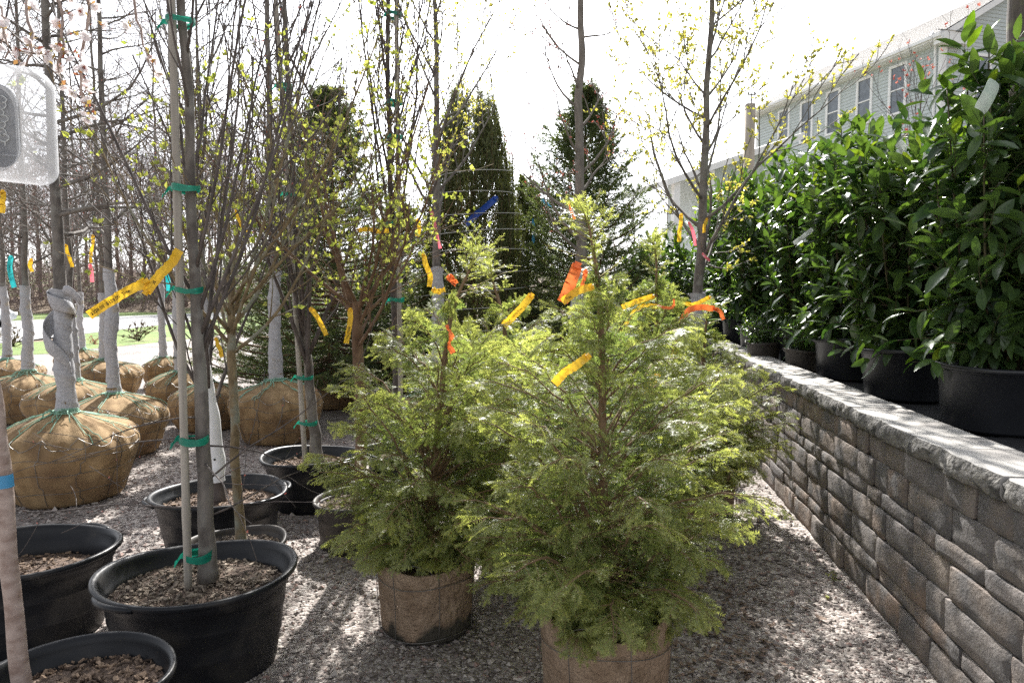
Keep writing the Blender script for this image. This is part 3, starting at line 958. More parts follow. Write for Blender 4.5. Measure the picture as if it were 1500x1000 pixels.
def pot(parent, Rx, Ry, H, m, seed, soil_z=None, soil='soil', chips='bark_chip', handles=2, hang=0.4, nchip=420, ribs=(0.33, 0.62), band=0.17, warp=0.012, base=0.80):
    rng = np.random.default_rng(seed)
    zs = H - 0.09 if soil_z is None else soil_z
    pr = [(0.0, 0.012), (base - 0.05, 0.008), (base - 0.012, 0.0), (base, 0.012 * 1)]
    def rad_at(z):
        return base + (0.955 - base) * (z / H)
    for rb_ in ribs:
        z = rb_ * H
        pr += [(rad_at(z), z - 0.008), (rad_at(z) + 0.012, z - 0.002), (rad_at(z) + 0.010, z + 0.006)]
    zb = H * (1 - band)
    pr += [(rad_at(zb), zb - 0.006), (rad_at(zb) + 0.028, zb)]
    pr += [(0.985, H - 0.032)]
    body = np.array(pr)
    rim = np.array([(0.985, H - 0.032), (1.02, H - 0.030), (1.045, H - 0.022), (1.05, H - 0.010), (1.04, H - 0.002), (1.015, H), (0.985, H - 0.004), (0.962, H - 0.016), (0.95, H - 0.03)])
    inner = np.array([(0.95, H - 0.03), (rad_at(zb) - 0.015, zb), (rad_at(zb) - 0.045, zb - 0.008), (rad_at(zs) - 0.035, zs - 0.02)])
    ph = rng.uniform(0, 6.28, 4)
    def fn(V, th):
        wz = (V[..., 2] / H)
        rw = 1 + wz * (warp * np.sin(2 * th + ph[0]) + warp * 0.5 * np.sin(3 * th + ph[1]))
        V = V.copy()
        V[..., 0] *= Rx * rw
        V[..., 1] *= Ry * rw
        V[..., 2] += wz ** 3 * (0.008 * np.sin(2 * th + ph[2]) + 0.004 * np.sin(3 * th + ph[3]))
        return V
    b = MB()
    b.lathe(body, 64, fn)
    po = b.build('pot', m, parent, True)
    b = MB()
    b.lathe(rim, 64, fn)
    b.lathe(inner, 64, fn)
    b.build('rim', m, po, True)
    for h in range(handles):
        a = hang + h * math.pi
        q = np.linspace(-0.30, 0.30, 13)
        c = np.stack([np.cos(a + q) * Rx * (1.03 + 0.06 * np.cos(q * 5.2)), np.sin(a + q) * Ry * (1.03 + 0.06 * np.cos(q * 5.2)), H - 0.022 + 0.006 * np.cos(q * 5.2)], -1)
        hb = MB()
        hb.tubes(c[None], np.full((1, 13), 0.013), 8)
        hb.build('handle', m, po, True)
    soil_top(parent, Rx * rad_at(zs) * 0.97, Ry * rad_at(zs) * 0.97, zs, M[soil], rng, M[chips], nchip)
    return po

def stake(parent, x, y, z0, z1, r=0.016, lean=(0, 0), m='bamboo'):
    n = 40
    z = np.linspace(z0, z1, n)
    t = (z - z0) / (z1 - z0)
    p = np.stack([x + lean[0] * t, y + lean[1] * t, z], -1)
    rr = np.full(n, r) * (1 - 0.15 * t)
    rr[4::7] *= 1.14
    mb = MB()
    mb.tube(p, rr, 12)
    return mb.build('stake', M[m], parent, True)
def tie(parent, x0, x1, y0, y1, z, r, w=0.022, tail=True, seed=0, m='tape_green'):
    """a turn of tape round trunk and stake, with a loose end"""
    rng = np.random.default_rng(seed)
    n = 30
    th = np.linspace(0, 2 * math.pi, n)
    cx, cy = (x0 + x1) / 2, (y0 + y1) / 2
    hx, hy = abs(x1 - x0) / 2 + r, abs(y1 - y0) / 2 + r
    mb = MB()
    for lay in range(2):
        dz = rng.uniform(-0.008, 0.008)
        c = np.stack([cx + np.cos(th) * (hx + lay * .002), cy + np.sin(th) * (hy + lay * .002), z + dz + 0.006 * np.sin(th * 2 + lay)], -1)
        V = np.stack([c + np.array([0, 0, w / 2]), c - np.array([0, 0, w / 2])], 1)
        mb.grid(V)
    if tail:
        s = np.linspace(0, 1, 7)
        c = np.stack([cx - hx - s * 0.035, np.full(7, cy) - s * 0.02, z + 0.01 * np.sin(s * 5) - s * 0.02], -1)
        wv = np.stack([0.4 * np.sin(s * 3), -0.5 * np.sin(s * 4), np.ones(7)], -1) * w / 2
        mb.grid(np.stack([c + wv, c - wv], 1))
    return mb.build('tie', M[m], parent, True)

# ------------------------------------------------------------------ balled and burlapped trees
def root_ball(parent, Rb, H, seed):
    rng = np.random.default_rng(seed)
    prof = np.array([(0.0, 0.0), (0.45, 0.0), (0.66, 0.01), (0.74, 0.05), (0.82, 0.16), (0.89, 0.29), (0.95, 0.42), (0.99, 0.53), (1.0, 0.61), (0.975, 0.69), (0.90, 0.765), (0.78, 0.825), (0.62, 0.875), (0.46, 0.915), (0.32, 0.945), (0.22, 0.97), (0.15, 1.0), (0.125, 1.05), (0.135, 1.12)])
    pf = spline(np.concatenate([prof, np.zeros((len(prof), 1))], 1), 38)[:, :2]
    ph = rng.uniform(0, 6.28, 6)
    def shape(V, th):
        t = V[..., 2]
        V = V.copy()
        V[..., 0] *= Rb
        V[..., 1] *= Rb
        V[..., 2] *= H
        q = V + seed * 2.3
        pl = np.clip((t - 0.52) / 0.3, 0, 1)
        wsum = 0.034 * np.sin(th * 17 + ph[0] + 2.2 * sn(q, 5, seed)) + 0.026 * np.sin(th * 29 + ph[1] + 2 * sn(q, 6, seed + 1)) + 0.018 * np.sin(th * 41 + ph[2])
        low = 0.016 * np.sin(th * 9 + ph[3] + 3 * sn(q, 4, seed + 2)) + 0.012 * np.sin(th * 15 + ph[5])
        rr = 1 + wsum * pl + low * (1 - pl) + 0.045 * np.sin(th * 2 + ph[4]) * (t > 0.02) + 0.030 * sn(q, 6, seed + 3) + 0.022 * sn(q, 14, seed + 4)
        V[..., 0] *= rr
        V[..., 1] *= rr
        V[..., 2] += (0.02 * sn(q, 5, seed + 5) + 0.006 * sn(q, 18, seed + 6)) * np.clip(t * 3, 0, 1) * (t < 0.99)
        return V
    mb = MB()
    mb.lathe(pf, 104, shape)
    ball = mb.build('root_ball', M['burlap'], parent, True)
    grid = np.concatenate(mb.v).reshape(38, 104, 3)
    def surf(th, zt, out=0.006):
        i = np.clip(np.interp(zt, pf[3:, 1], np.arange(3, 38)), 3, 36.9)
        j = (np.asarray(th) % (2 * math.pi)) / (2 * math.pi) * 104
        i0, j0 = i.astype(int), np.asarray(j).astype(int) % 104
        p = grid[i0, j0] * (1 - (i - i0))[:, None] + grid[i0 + 1, j0] * (i - i0)[:, None]
        c = p * np.array([1, 1, 0])
        return p + nrm(c) * out + np.array([0, 0, out * 0.5])
    w = MB()
    n = 64
    for zt, am in ((0.20, 0.012), (0.42, 0.015), (0.60, 0.02)):
        th = np.linspace(0, 2 * math.pi, n)
        p = surf(th, zt + am * np.sin(th * 7 + ph[1]))
        p[-1] = p[0]
        p[1:-1] = (p[:-2] + p[1:-1] * 2 + p[2:]) / 4
        w.tubes(p[None], np.full((1, n), 0.0026), 3, cap=False)
    for k in range(11):
        a0 = k * 2 * math.pi / 11 + ph[2]
        t = np.linspace(0.05, 0.80, 22)
        p = surf(a0 + 0.05 * np.sin(t * 9 + k) + 0 * t, t)
        w.tubes(p[None], np.full((1, 22), 0.0026), 3, cap=False)
        q = np.linspace(0, 1, 12)
        p = surf(a0 + q * 2 * math.pi / 11, 0.80 - 0.10 * np.sin(q * math.pi), 0.010)
        w.tubes(p[None], np.full((1, 12), 0.0026), 3, cap=False)
    w.build('wire_basket', M['wire'], ball, True)
    tw = MB()
    for k in range(9):
        a0 = k * 2 * math.pi / 9 + rng.uniform(-0.25, 0.25)
        t = np.linspace(1.0, rng.uniform(0.72, 0.86), 16)
        for e in (-0.018, 0.018):
            p = surf(a0 + (rng.uniform(-0.3, 0.3)) * (1 - t) * 4 + e / np.maximum(1.02 - t, 0.12) * 0.12, t, 0.010)
            tw.tubes(p[None], np.full((1, 16), 0.0038), 4)
    for lay in range(4):
        th = np.linspace(0, 2 * math.pi, 40)
        p = surf(th, np.full(40, 0.985 + lay * 0.014) + 0.008 * np.sin(th + lay), 0.011)
        tw.tubes(p[None], np.full((1, 40), 0.0048), 4, cap=False)
    for k in range(5):                              # loose knot ends
        a0 = rng.uniform(3.6, 5.8)
        b0 = surf(np.array([a0]), np.array([0.99]), 0.015)[0]
        d = np.array([math.cos(a0), math.sin(a0), 0])
        s = np.linspace(0, 1, 8)[:, None]
        p = b0 + d * s * rng.uniform(0.06, 0.14) + np.array([0, 0, 1.0]) * (0.03 * np.sin(s * 3) - 0.06 * s ** 2) + rng.normal(0, 0.006, (8, 3))
        tw.tubes(p[None], np.full((1, 8), 0.004), 5)
    tw.build('twine', M['twine_green'], ball, True)
    return ball

def trunk_wrap(parent, p, r, z0, z1, seed, flap=False, thick=0.014, m='felt'):
    zz_ = np.linspace(z0, z1, 60)
    c = np.stack([np.interp(zz_, p[:, 2], p[:, 0]), np.interp(zz_, p[:, 2], p[:, 1]), zz_], -1)
    rr = np.interp(zz_, p[:, 2], r) + thick
    k = 40
    th = np.arange(k) * 2 * math.pi / k
    q = np.stack([np.cos(th)[None] * rr[:, None] + c[:, 0, None], np.sin(th)[None] * rr[:, None] + c[:, 1, None], np.repeat(zz_[:, None], k, 1)], -1)
    spir = ((zz_[:, None] * 5.0 + th[None] / (2 * math.pi) + seed * 0.37) % 1.0)
    dr = 0.007 * np.exp(-(spir / 0.12) ** 2) + 0.005 * (1 - spir) + sn(q + seed, 16, seed) * 0.006 + sn(q + seed, 42, seed + 1) * 0.0035
    dr += 0.012 * np.clip((zz_[:, None] - z1 + 0.09) / 0.09, 0, 1) * (1 + sn(q, 25, seed + 2))
    dr += 0.010 * np.clip((z0 + 0.10 - zz_[:, None]) / 0.10, 0, 1)
    cs = np.stack([np.cos(th), np.sin(th), 0 * th], -1)[None]
    V = q + cs * dr[..., None]
    V[-1, :, 2] += sn(V[-1], 20, seed + 3) * 0.02
    mb = MB()
    V = np.concatenate([V, V[:, :1]], 1)
    mb.grid(V)
    inn = V[-1].copy()
    inn[:, :2] = c[-1, :2] + (inn[:, :2] - c[-1, :2]) * 0.7
    inn[:, 2] -= 0.03
    mb.grid(np.stack([V[-1], inn]))
    wo_ = mb.build('trunk_wrap', M[m], parent, True)
    if flap:                                        # the band has come loose and stands off in folds
        fb = MB()
        s = np.linspace(0, 1, 26)
        def ring(zt, a0, a1, ro, wdt, bulge):
            a = a0 + (a1 - a0) * s
            rx = np.interp(zt - s * 0.30, zz_, rr) + 0.012 + bulge * np.sin(s * math.pi) ** 1.5
            cc = np.stack([np.interp(zt - s * .30, zz_, c[:, 0]) + np.cos(a) * rx, np.interp(zt - s * .30, zz_, c[:, 1]) + np.sin(a) * rx, zt - s * ro], -1)
            cols = []
            for e in np.linspace(-0.5, 0.5, 7):
                o_ = np.stack([np.cos(a) * (0.035 * e * np.sin(s * 5 + 1)), np.sin(a) * 0.03 * e, e * wdt * (1 - 0.25 * s)], -1)
                cols.append(cc + o_ + np.stack([np.cos(a), np.sin(a), 0 * a], -1) * (0.004 * np.cos(e * 6))[..., None])
            fb.grid(np.stack(cols, 1))
        ring(z1 - 0.05, 2.9, 7.4, 0.13, 0.13, 0.022)
        ring(z1 - 0.17, 2.2, 5.9, 0.42, 0.17, 0.055)
        e_ = np.linspace(0, 1, 10)
        base = c[-1] + np.array([0.05, -0.05, -0.02])
        cc = base + np.stack([e_ * 0.14, -0.03 * np.sin(e_ * 3), 0.03 * np.sin(e_ * 2.6) - 0.09 * e_ ** 2], -1)
        wv = np.stack([0.02 * np.ones(10), -0.02 * np.ones(10), 0.045 * (1 - 0.4 * e_)], -1)
        fb.grid(np.stack([cc + wv, cc + wv * .3 + np.array([0, -.012, 0]), cc - wv], 1))
        fo = fb.build('loose_end', M[m], wo_, True)
        md = fo.modifiers.new('thickness', 'SOLIDIFY')
        md.thickness = 0.004
    return wo_

BARE = dict(L1=dict(n=34, t=(0.30, 0.98), ang=(55, 88), ln=(0.8, 1.5), npts=8, up=0.05, wig=0.13, rr=0.45, shape=lambda t: 1.25 - t * 0.85),
            L2=dict(n=7, t=(0.15, 0.95), ang=(30, 70), ln=(0.25, 0.6), npts=5, up=0.06, wig=0.12, rr=0.55, rmin=0.0018),
            L3=dict(n=4, t=(0.2, 0.95), ang=(25, 65), ln=(0.08, 0.28), npts=4, up=0.05, wig=0.12, rr=0.6, rmin=0.0014))
CROWNS = {}
def ball_tree(label, u, Yc, Rb, H, tr, height, wrap_top, seed, bark='bark_grey', lean=(0, 0), flap=False, style=BARE, buds=None, leaves=None, cache=None, ut=None, k1=7, group='balled and burlapped trees on the gravel'):
    loc = P(u, 430, Yc)
    rng = np.random.default_rng(seed)
    t = thing('balled_tree', label, 'tree', (loc[0], Yc, 0), 0, group)
    root_ball(t, Rb, H, seed)
    p, r = trunk_path([(0, 0, H * 0.9), (lean[0] * .3, lean[1] * .3, height * 0.35), (lean[0] * .6, lean[1] * .6, height * 0.65), (lean[0], lean[1], height)], tr, tr * 0.22, 18, 0.008, seed)
    trunk_mesh(p, r).build('trunk', M[bark], t, True)
    if cache and cache in CROWNS:
        for nm, me, kd in CROWNS[cache]:
            o_ = link(nm, me, t, kd)
            o_.rotation_euler = (0, 0, seed * 1.3)
    else:
        st = {k: dict(v) for k, v in style.items()}
        br, ends = crown(p, r, rng, st['L1'], st.get('L2'), st.get('L3'), k1)
        o_ = br.build('branches', M[bark], t, True)
        lst = [('branches', o_.data, None)]
        if buds:
            b = MB()
            leaf_quads(b, np.concatenate(ends[2:3]) if len(ends) > 2 else ends[-1], buds[1], rng, buds[2], cluster=buds[3])
            o2 = b.build('buds' if buds[0] != 'leaf_spring' and buds[0] != 'leaf_yellow' else 'leaves', M[buds[0]], t, False, kind='stuff')
            lst.append((o2.name.split('.')[0], o2.data, 'stuff'))
        if cache:
            CROWNS[cache] = lst
    if wrap_top:
        trunk_wrap(t, p, r, H * 1.02, wrap_top, seed, flap)
    return t

ball_tree('balled tree whose grey trunk wrap has come loose in folds above its burlap', 90, 5.3, 0.49, 0.68, 0.055, 6.2, 1.63, 1, lean=(-0.10, 0.1), flap=True, buds=('bud_red', 2, (0.006, 0.012), 1))
ball_tree('balled tree with smooth grey wrap standing right behind the loosely wrapped one', 161, 6.75, 0.50, 0.60, 0.045, 6.5, 1.84, 2, buds=('bud_red', 2, (0.006, 0.012), 1), cache=None)
ball_tree('balled tree wedged between the loosely wrapped one and the lawn', 103, 7.9, 0.50, 0.60, 0.045, 6.0, 1.50, 3, cache='a', buds=('bud_red', 2, (0.006, 0.012), 1))
ball_tree('balled tree with teal tape hanging on its thin wrapped trunk', 36, 8.6, 0.52, 0.62, 0.050, 6.4, 1.70, 4, lean=(0.1, 0), cache='a')
ball_tree('balled tree half hidden behind the smooth wrapped trunk with yellow tape', 150, 10.4, 0.50, 0.60, 0.050, 6.4, 1.60, 5, cache='a')
ball_tree('slim balled tree nearest the lawn with pink tape', 116, 12.4, 0.42, 0.60, 0.040, 6.0, 1.62, 6, cache='a')
ball_tree('small balled tree beside the lawn carrying a long teal tape', 236, 11.6, 0.34, 0.52, 0.045, 6.0, 2.0, 7, cache='a')
ball_tree('balled tree behind the staked maple with two trunk bands', 262, 9.0, 0.44, 0.58, 0.060, 6.6, 1.75, 8, cache='a')
ball_tree('balled tree behind the tan trunked shrub tree on the gravel', 300, 8.1, 0.46, 0.56, 0.038, 6.0, 1.55, 9, cache='a')
ball_tree('balled tree with torn burlap at its foot beside the dark spruce', 402, 7.4, 0.50, 0.66, 0.055, 6.8, 1.85, 10, cache='a', bark='bark_grey')
ball_tree('balled tree with brown foot at the edge of the lawn behind the teal taped one', 6, 10.6, 0.50, 0.58, 0.048, 6.4, 1.72, 12, cache='a')
ball_tree('balled tree behind the left hemlock with pink tape on its trunk', 640, 7.2, 0.48, 0.6, 0.058, 6.0, 1.86, 13, bark='bark_grey', k1=7, buds=('leaf_yellow', 4, (0.020, 0.040), 2),
          style=dict(L1=dict(n=20, t=(0.34, 0.95), ang=(28, 52), ln=(1.3, 2.3), npts=8, up=0.10, wig=0.08, rr=0.45, shape=lambda t: 1.2 - t * 0.7),
                     L2=dict(n=7, t=(0.2, 0.95), ang=(22, 50), ln=(0.4, 0.9), npts=5, up=0.08, wig=0.08, rr=0.6, rmin=0.0042),
                     L3=dict(n=4, t=(0.2, 0.95), ang=(25, 55), ln=(0.1, 0.3), npts=4, up=0.06, wig=0.1, rr=0.6, rmin=0.0015)))
ball_tree('bare red budded tree rising behind the front hemlock with pale wrap', 848, 5.8, 0.45, 0.6, 0.062, 5.6, 1.80, 14, bark='bark_pale', buds=('bud_red', 4, (0.010, 0.020), 2),
          style=dict(L1=dict(n=19, t=(0.30, 0.97), ang=(45, 75), ln=(0.6, 1.3), npts=8, up=0.10, wig=0.09, rr=0.36, shape=lambda t: 1.1 - t * 0.6),
                     L2=dict(n=4, t=(0.25, 0.95), ang=(30, 60), ln=(0.2, 0.5), npts=5, up=0.06, wig=0.1, rr=0.6, rmin=0.0036),
                     L3=dict(n=3, t=(0.3, 1.0), ang=(30, 60), ln=(0.04, 0.14), npts=3, up=0.06, wig=0.1, rr=0.7, rmin=0.0028)))
ball_tree('open vase shaped tree with yellow-green young leaves near the wall', 1020, 6.7, 0.46, 0.6, 0.062, 5.6, 1.62, 15, bark='bark_grey', lean=(0.12, 0), buds=('leaf_yellow', 6, (0.022, 0.046), 2),
          style=dict(L1=dict(n=26, t=(0.27, 0.95), ang=(35, 62), ln=(1.2, 2.3), npts=9, up=0.11, wig=0.09, rr=0.40, shape=lambda t: 1.15 - t * 0.7),
                     L2=dict(n=7, t=(0.2, 0.95), ang=(25, 55), ln=(0.35, 0.9), npts=5, up=0.10, wig=0.09, rr=0.6, rmin=0.0042),
                     L3=dict(n=4, t=(0.2, 1.0), ang=(25, 55), ln=(0.08, 0.26), npts=4, up=0.08, wig=0.1, rr=0.7, rmin=0.0032)))

# ------------------------------------------------------------------ potted trees
def potted(label, u, Yc, Rx, Ry, H, seed, tu, pm='pot_black', rz=0, **kw):
    loc = P(u, 430, Yc)
    t = thing('potted_tree', label, 'potted tree', (loc[0], Yc, 0), 0, 'potted trees on the gravel')
    pot(t, Rx, Ry, H, M[pm], seed, **kw)
    tx = P(tu, 430, Yc)[0] - loc[0]
    return t, tx

UPRIGHT = dict(L1=dict(n=22, t=(0.30, 0.92), ang=(16, 34), ln=(1.3, 2.4), npts=9, up=0.10, wig=0.05, rr=0.55, shape=lambda t: 1.2 - t * 0.6),
               L2=dict(n=6, t=(0.1, 0.9), ang=(15, 40), ln=(0.4, 1.0), npts=6, up=0.08, wig=0.05, rr=0.5, rmin=0.0030),
               L3=dict(n=3, t=(0.2, 0.95), ang=(20, 45), ln=(0.1, 0.35), npts=4, up=0.06, wig=0.08, rr=0.6, rmin=0.0024))
# big pot with the staked maple
t, tx = potted('staked grey trunked tree in the largest black pot with green ties', 277, 2.87, 0.395, 0.35, 0.42, 41, 288, hang=1.05, nchip=2300, chips='chip_pale')
p, r = trunk_path([(tx, 0.02, 0.36), (tx - 0.005, 0.02, 1.2), (tx - 0.02, 0.02, 2.2), (tx - 0.03, 0.02, 4.6)], 0.036, 0.012, 18, 0.004, 1)
trunk_mesh(p, r).build('trunk', M['bark_grey'], t)
rng = np.random.default_rng(77)
br, ends = crown(p, r, rng, dict(UPRIGHT['L1'], n=16, t=(0.33, 0.92), ang=(12, 30), rr=0.34), dict(UPRIGHT['L2'], n=5), dict(UPRIGHT['L3'], n=2))
low, lr = grow(p[None], r[None], 7, rng, t=(0.10, 0.30), ang=(50, 95), ln=(0.45, 0.95), npts=8, up=-0.02, wig=0.10, rr=0.16, rmin=0.0016)
br.tubes(low, lr, 5)
l2, l2r = grow(low, lr, 4, rng, t=(0.2, 0.95), ang=(30, 60), ln=(0.15, 0.4), npts=5, up=0.02, wig=0.1, rr=0.6, rmin=0.0013)
br.tubes(l2, l2r, 4)
br.build('branches', M['bark_dark'], t)
b = MB()
leaf_quads(b, np.concatenate([l2[:, ::2][:, :3], ends[2][:, [0, 1, 3]]]), 1, rng, (0.006, 0.014))
b.build('buds', M['bud_red'], t, False, kind='stuff')
sx = P(268, 430, 2.87)[0] - t.location.x
stake(t, sx, -0.04, 0.30, 3.9, 0.0165, (0.005, 0.03))
for z, sd in ((0.475, 1), (0.985, 2), (1.62, 3), (2.03, 4), (2.70, 5)):
    tie(t, sx, tx, -0.03, 0.02, z, 0.029 if z < 1.3 else 0.026, 0.028 if z < 1 else 0.018, True, sd)

# pot with the white trunk guard
t, tx = potted('tree with white plastic trunk guard in a dusty black pot', 313, 4.25, 0.40, 0.36, 0.36, 42, 318, hang=0.55, nchip=900)
p, r = trunk_path([(0.0, 0, 0.28), (-0.03, 0.0, 0.8), (-0.10, 0.0, 1.6), (-0.16, 0.02, 4.8)], 0.034, 0.010, 18, 0.006, 2)
trunk_mesh(p, r).build('trunk', M['bark_dark'], t)
br, ends = crown(p, r, rng, dict(UPRIGHT['L1'], t=(0.33, 0.95), n=14), UPRIGHT['L2'], UPRIGHT['L3'])
br.build('branches', M['bark_dark'], t)
b = MB()
leaf_quads(b, ends[2], 1, rng, (0.015, 0.03))
b.build('leaves', M['leaf_spring'], t, False, kind='stuff')
g = MB()
zz = np.linspace(0.42, 1.15, 16)
gc = np.stack([np.interp(zz, p[:, 2], p[:, 0]), np.interp(zz, p[:, 2], p[:, 1]), zz], -1)
g.tube(gc, np.linspace(0.046, 0.040, 16), 20, cap=False)
go = g.build('trunk_guard', M['guard_white'], t)
g = MB()
g.tube([gc[3] + np.array([0.0, -0.046, 0]), gc[3] + np.array([0.0, -0.0475, 0])], [0.007, 0.007], 10)
g.build('hole', M['ink'], go)

# small pot with the tan trunked shrub tree
t, tx = potted('small tan trunked tree with yellow-green leaves in a small pot', 335, 3.56, 0.25, 0.24, 0.29, 43, 342, handles=0, soil_z=0.24, nchip=750, chips='chip_pale', pm='pot_dusty')
p, r = trunk_path([(tx, 0, 0.22), (tx - 0.01, 0, 0.7), (tx - 0.015, 0, 1.2), (tx - 0.02, 0, 1.55)], 0.025, 0.021, 12, 0.004, 3)
trunk_mesh(p, r, 12, 0.5).build('trunk', M['bark_tan'], t)
VASE = dict(L1=dict(n=13, t=(0.74, 0.99), ang=(18, 62), ln=(0.9, 1.7), npts=9, up=0.12, wig=0.07, rr=0.48, taper=0.72),
            L2=dict(n=7, t=(0.2, 0.95), ang=(22, 55), ln=(0.3, 0.7), npts=6, up=0.10, wig=0.09, rr=0.5, rmin=0.0022),
            L3=dict(n=5, t=(0.15, 1.0), ang=(25, 60), ln=(0.08, 0.25), npts=4, up=0.08, wig=0.1, rr=0.55, rmin=0.0014))
br, ends = crown(p, r, rng, **VASE)
br.build('branches', M['bark_tan'], t)
b = MB()
leaf_quads(b, ends[2], 1, rng, (0.016, 0.038), cluster=4)
b.build('leaves', M['leaf_spring'], t, False, kind='stuff')

# pot with leaning staked tree
t, tx = potted('leaning tree tied to a cane in a black pot behind the brown pot', 452, 5.1, 0.36, 0.33, 0.39, 44, 460, hang=2.4, nchip=900)
p, r = trunk_path([(tx, 0, 0.31), (tx - 0.05, 0, 1.0), (tx - 0.12, 0, 1.9), (tx - 0.22, 0.05, 4.9)], 0.046, 0.012, 18, 0.004, 4)
trunk_mesh(p, r).build('trunk', M['bark_grey'], t)
br, ends = crown(p, r, rng, dict(UPRIGHT['L1'], n=15, t=(0.30, 0.92)), UPRIGHT['L2'], UPRIGHT['L3'])
br.build('branches', M['bark_dark'], t)
b = MB()
leaf_quads(b, ends[2], 1, rng, (0.008, 0.018))
b.build('buds', M['bud_red'], t, False, kind='stuff')
stake(t, tx - 0.075, -0.05, 0.28, 4.2, 0.019, (-0.17, 0.02))
for z, sd in ((0.63, 1), (0.98, 2), (2.33, 3), (3.1, 4)):
    tp_ = np.interp(z, p[:, 2], p[:, 0])
    sp_ = tx - 0.075 - 0.17 * (z - 0.28) / 3.92
    tie(t, sp_, tp_, -0.04, 0.0, z, 0.036, 0.022, True, sd)

# brown pot with the multi stemmed leafy tree
t, tx = potted('many stemmed brown barked tree full of young leaves in a brown pot', 527, 4.3, 0.30, 0.28, 0.30, 45, 523, pm='pot_dusty', handles=0, soil_z=0.25, nchip=750, chips='chip_pale', base=0.90, band=0.10)
p, r = trunk_path([(tx, 0, 0.23), (tx + 0.01, 0, 0.8), (tx, 0, 1.3), (tx, 0, 1.55)], 0.040, 0.032, 12, 0.004, 5)
trunk_mesh(p, r, 12).build('trunk', M['bark_brown'], t)
V2 = dict(VASE)
V2['L1'] = dict(VASE['L1'], n=12, t=(0.60, 0.99), ln=(0.8, 1.6), ang=(12, 75), rr=0.36)
br, ends = crown(p, r, rng, **V2)
br.build('branches', M['bark_brown'], t)
b = MB()
leaf_quads(b, ends[2], 2, rng, (0.016, 0.038), cluster=3)
b.build('leaves', M['leaf_spring'], t, False, kind='stuff')

# staked tree behind the left hemlock
t, tx = potted('upright dark tree tied to a split cane behind the left hemlock', 588, 5.35, 0.30, 0.30, 0.38, 46, 578, nchip=100)
p, r = trunk_path([(tx, 0, 0.31), (tx, 0, 1.4), (tx - 0.02, 0, 2.6), (tx - 0.03, 0.0, 5.0)], 0.036, 0.012, 18, 0.005, 6)
trunk_mesh(p, r).build('trunk', M['bark_dark'], t)
br, ends = crown(p, r, rng, dict(UPRIGHT['L1'], n=18, t=(0.40, 0.92), ang=(18, 40)), UPRIGHT['L2'], UPRIGHT['L3'])
br.build('branches', M['bark_dark'], t)
b = MB()
leaf_quads(b, ends[2], 2, rng, (0.014, 0.028), cluster=2)
b.build('leaves', M['leaf_yellow'], t, False, kind='stuff')
stake(t, tx + 0.045, -0.05, 0.25, 4.4, 0.019, (0.0, 0.02))
for z, sd in ((1.55, 1), (2.15, 2), (2.8, 3), (3.05, 4), (3.7, 5)):
    tie(t, tx, tx + 0.045, -0.04, 0.0, z, 0.034, 0.024, True, sd)

# empty looking pot at the edge: its tree stands further along
t, tx = potted('wide black pot at the edge with sunken mulch behind the blossom trunk', 22, 3.15, 0.385, 0.35, 0.40, 47, -40, hang=4.5, soil_z=0.26, nchip=750)
p, r = trunk_path([(-0.24, 0.05, 0.24), (-0.27, 0.05, 1.0), (-0.40, 0.1, 2.2), (-0.5, 0.1, 4.4)], 0.03, 0.010, 14, 0.005, 7)
trunk_mesh(p, r).build('trunk', M['bark_dark'], t)
br, ends = crown(p, r, rng, dict(UPRIGHT['L1'], n=11, t=(0.45, 0.92)), UPRIGHT['L2'], UPRIGHT['L3'])
br.build('branches', M['bark_dark'], t)

# weeping blossom tree in the corner pot
t, tx = potted('blossoming cherry with peeling pinkish trunk in the corner pot', 84, 2.08, 0.28, 0.27, 0.40, 48, 30, handles=0, soil_z=0.325, nchip=900)
q0 = np.array([t.location.x, t.location.y, 0.0])
p, r = trunk_path([np.array([P(36, 1000, 2.05)[0] - q0[0], -0.03, 0.30]), P(14, 800, 2.05) - q0, P(-8, 600, 2.04) - q0, P(-40, 380, 2.0) - q0, P(-60, 120, 1.9) - q0, P(-40, -160, 1.8) - q0], 0.027, 0.014, 18, 0.003, 8)
trunk_mesh(p, r, 16, 0.1).build('trunk', M['bark_cherry'], t)
cb, fl, cx = MB(), MB(), MB()
paths = [[P(-45, 60, 1.9), P(-10, -60, 1.6), P(30, -40, 1.35), P(45, 60, 1.25), P(38, 95, 1.25)],
         [P(-40, 0, 1.85), P(20, -90, 1.5), P(80, -40, 1.3), P(92, 60, 1.28), P(78, 105, 1.28)],
         [P(-40, -60, 1.8), P(60, -120, 1.5), P(120, -60, 1.4), P(128, 20, 1.38), P(118, 120, 1.37), P(135, 165, 1.37)],
         [P(-45, 90, 1.9), P(-20, 0, 1.5), P(5, 20, 1.3), P(10, 85, 1.27)],
         [P(-40, -60, 1.8), P(100, -160, 1.6), P(180, -60, 1.6), P(205, 40, 1.6), P(226, 105, 1.6)]]
rg = np.random.default_rng(4)
fpos = []
for i, pa in enumerate(paths):
    q = spline(np.array(pa) - q0, 26)
    q[2:] += rg.normal(0, 0.003, (24, 3))
    cb.tube(q, np.linspace(0.006, 0.0016, 26), 6)
    ks = {0: (16, 18, 19, 21), 1: (15, 16, 17, 18, 20, 22, 23, 24), 2: (14, 15, 17, 19, 20, 21, 22, 23, 24, 25), 3: (15, 17, 19, 21, 22, 24), 4: (18, 21, 23, 25)}[i]
    for k in ks:
        for c in range(rg.integers(1, 3) if i < 4 else 1):
            d = nrm(rg.normal(size=3) + np.array([0, 0, -0.3]))
            e = q[k] + d * rg.uniform(0.012, 0.028)
            cb.tube(np.stack([q[k], (q[k] + e) / 2, e]), 0.0008, 4)
            fpos.append((e, d))
cb.build('branches', M['bark_cherry'], t)
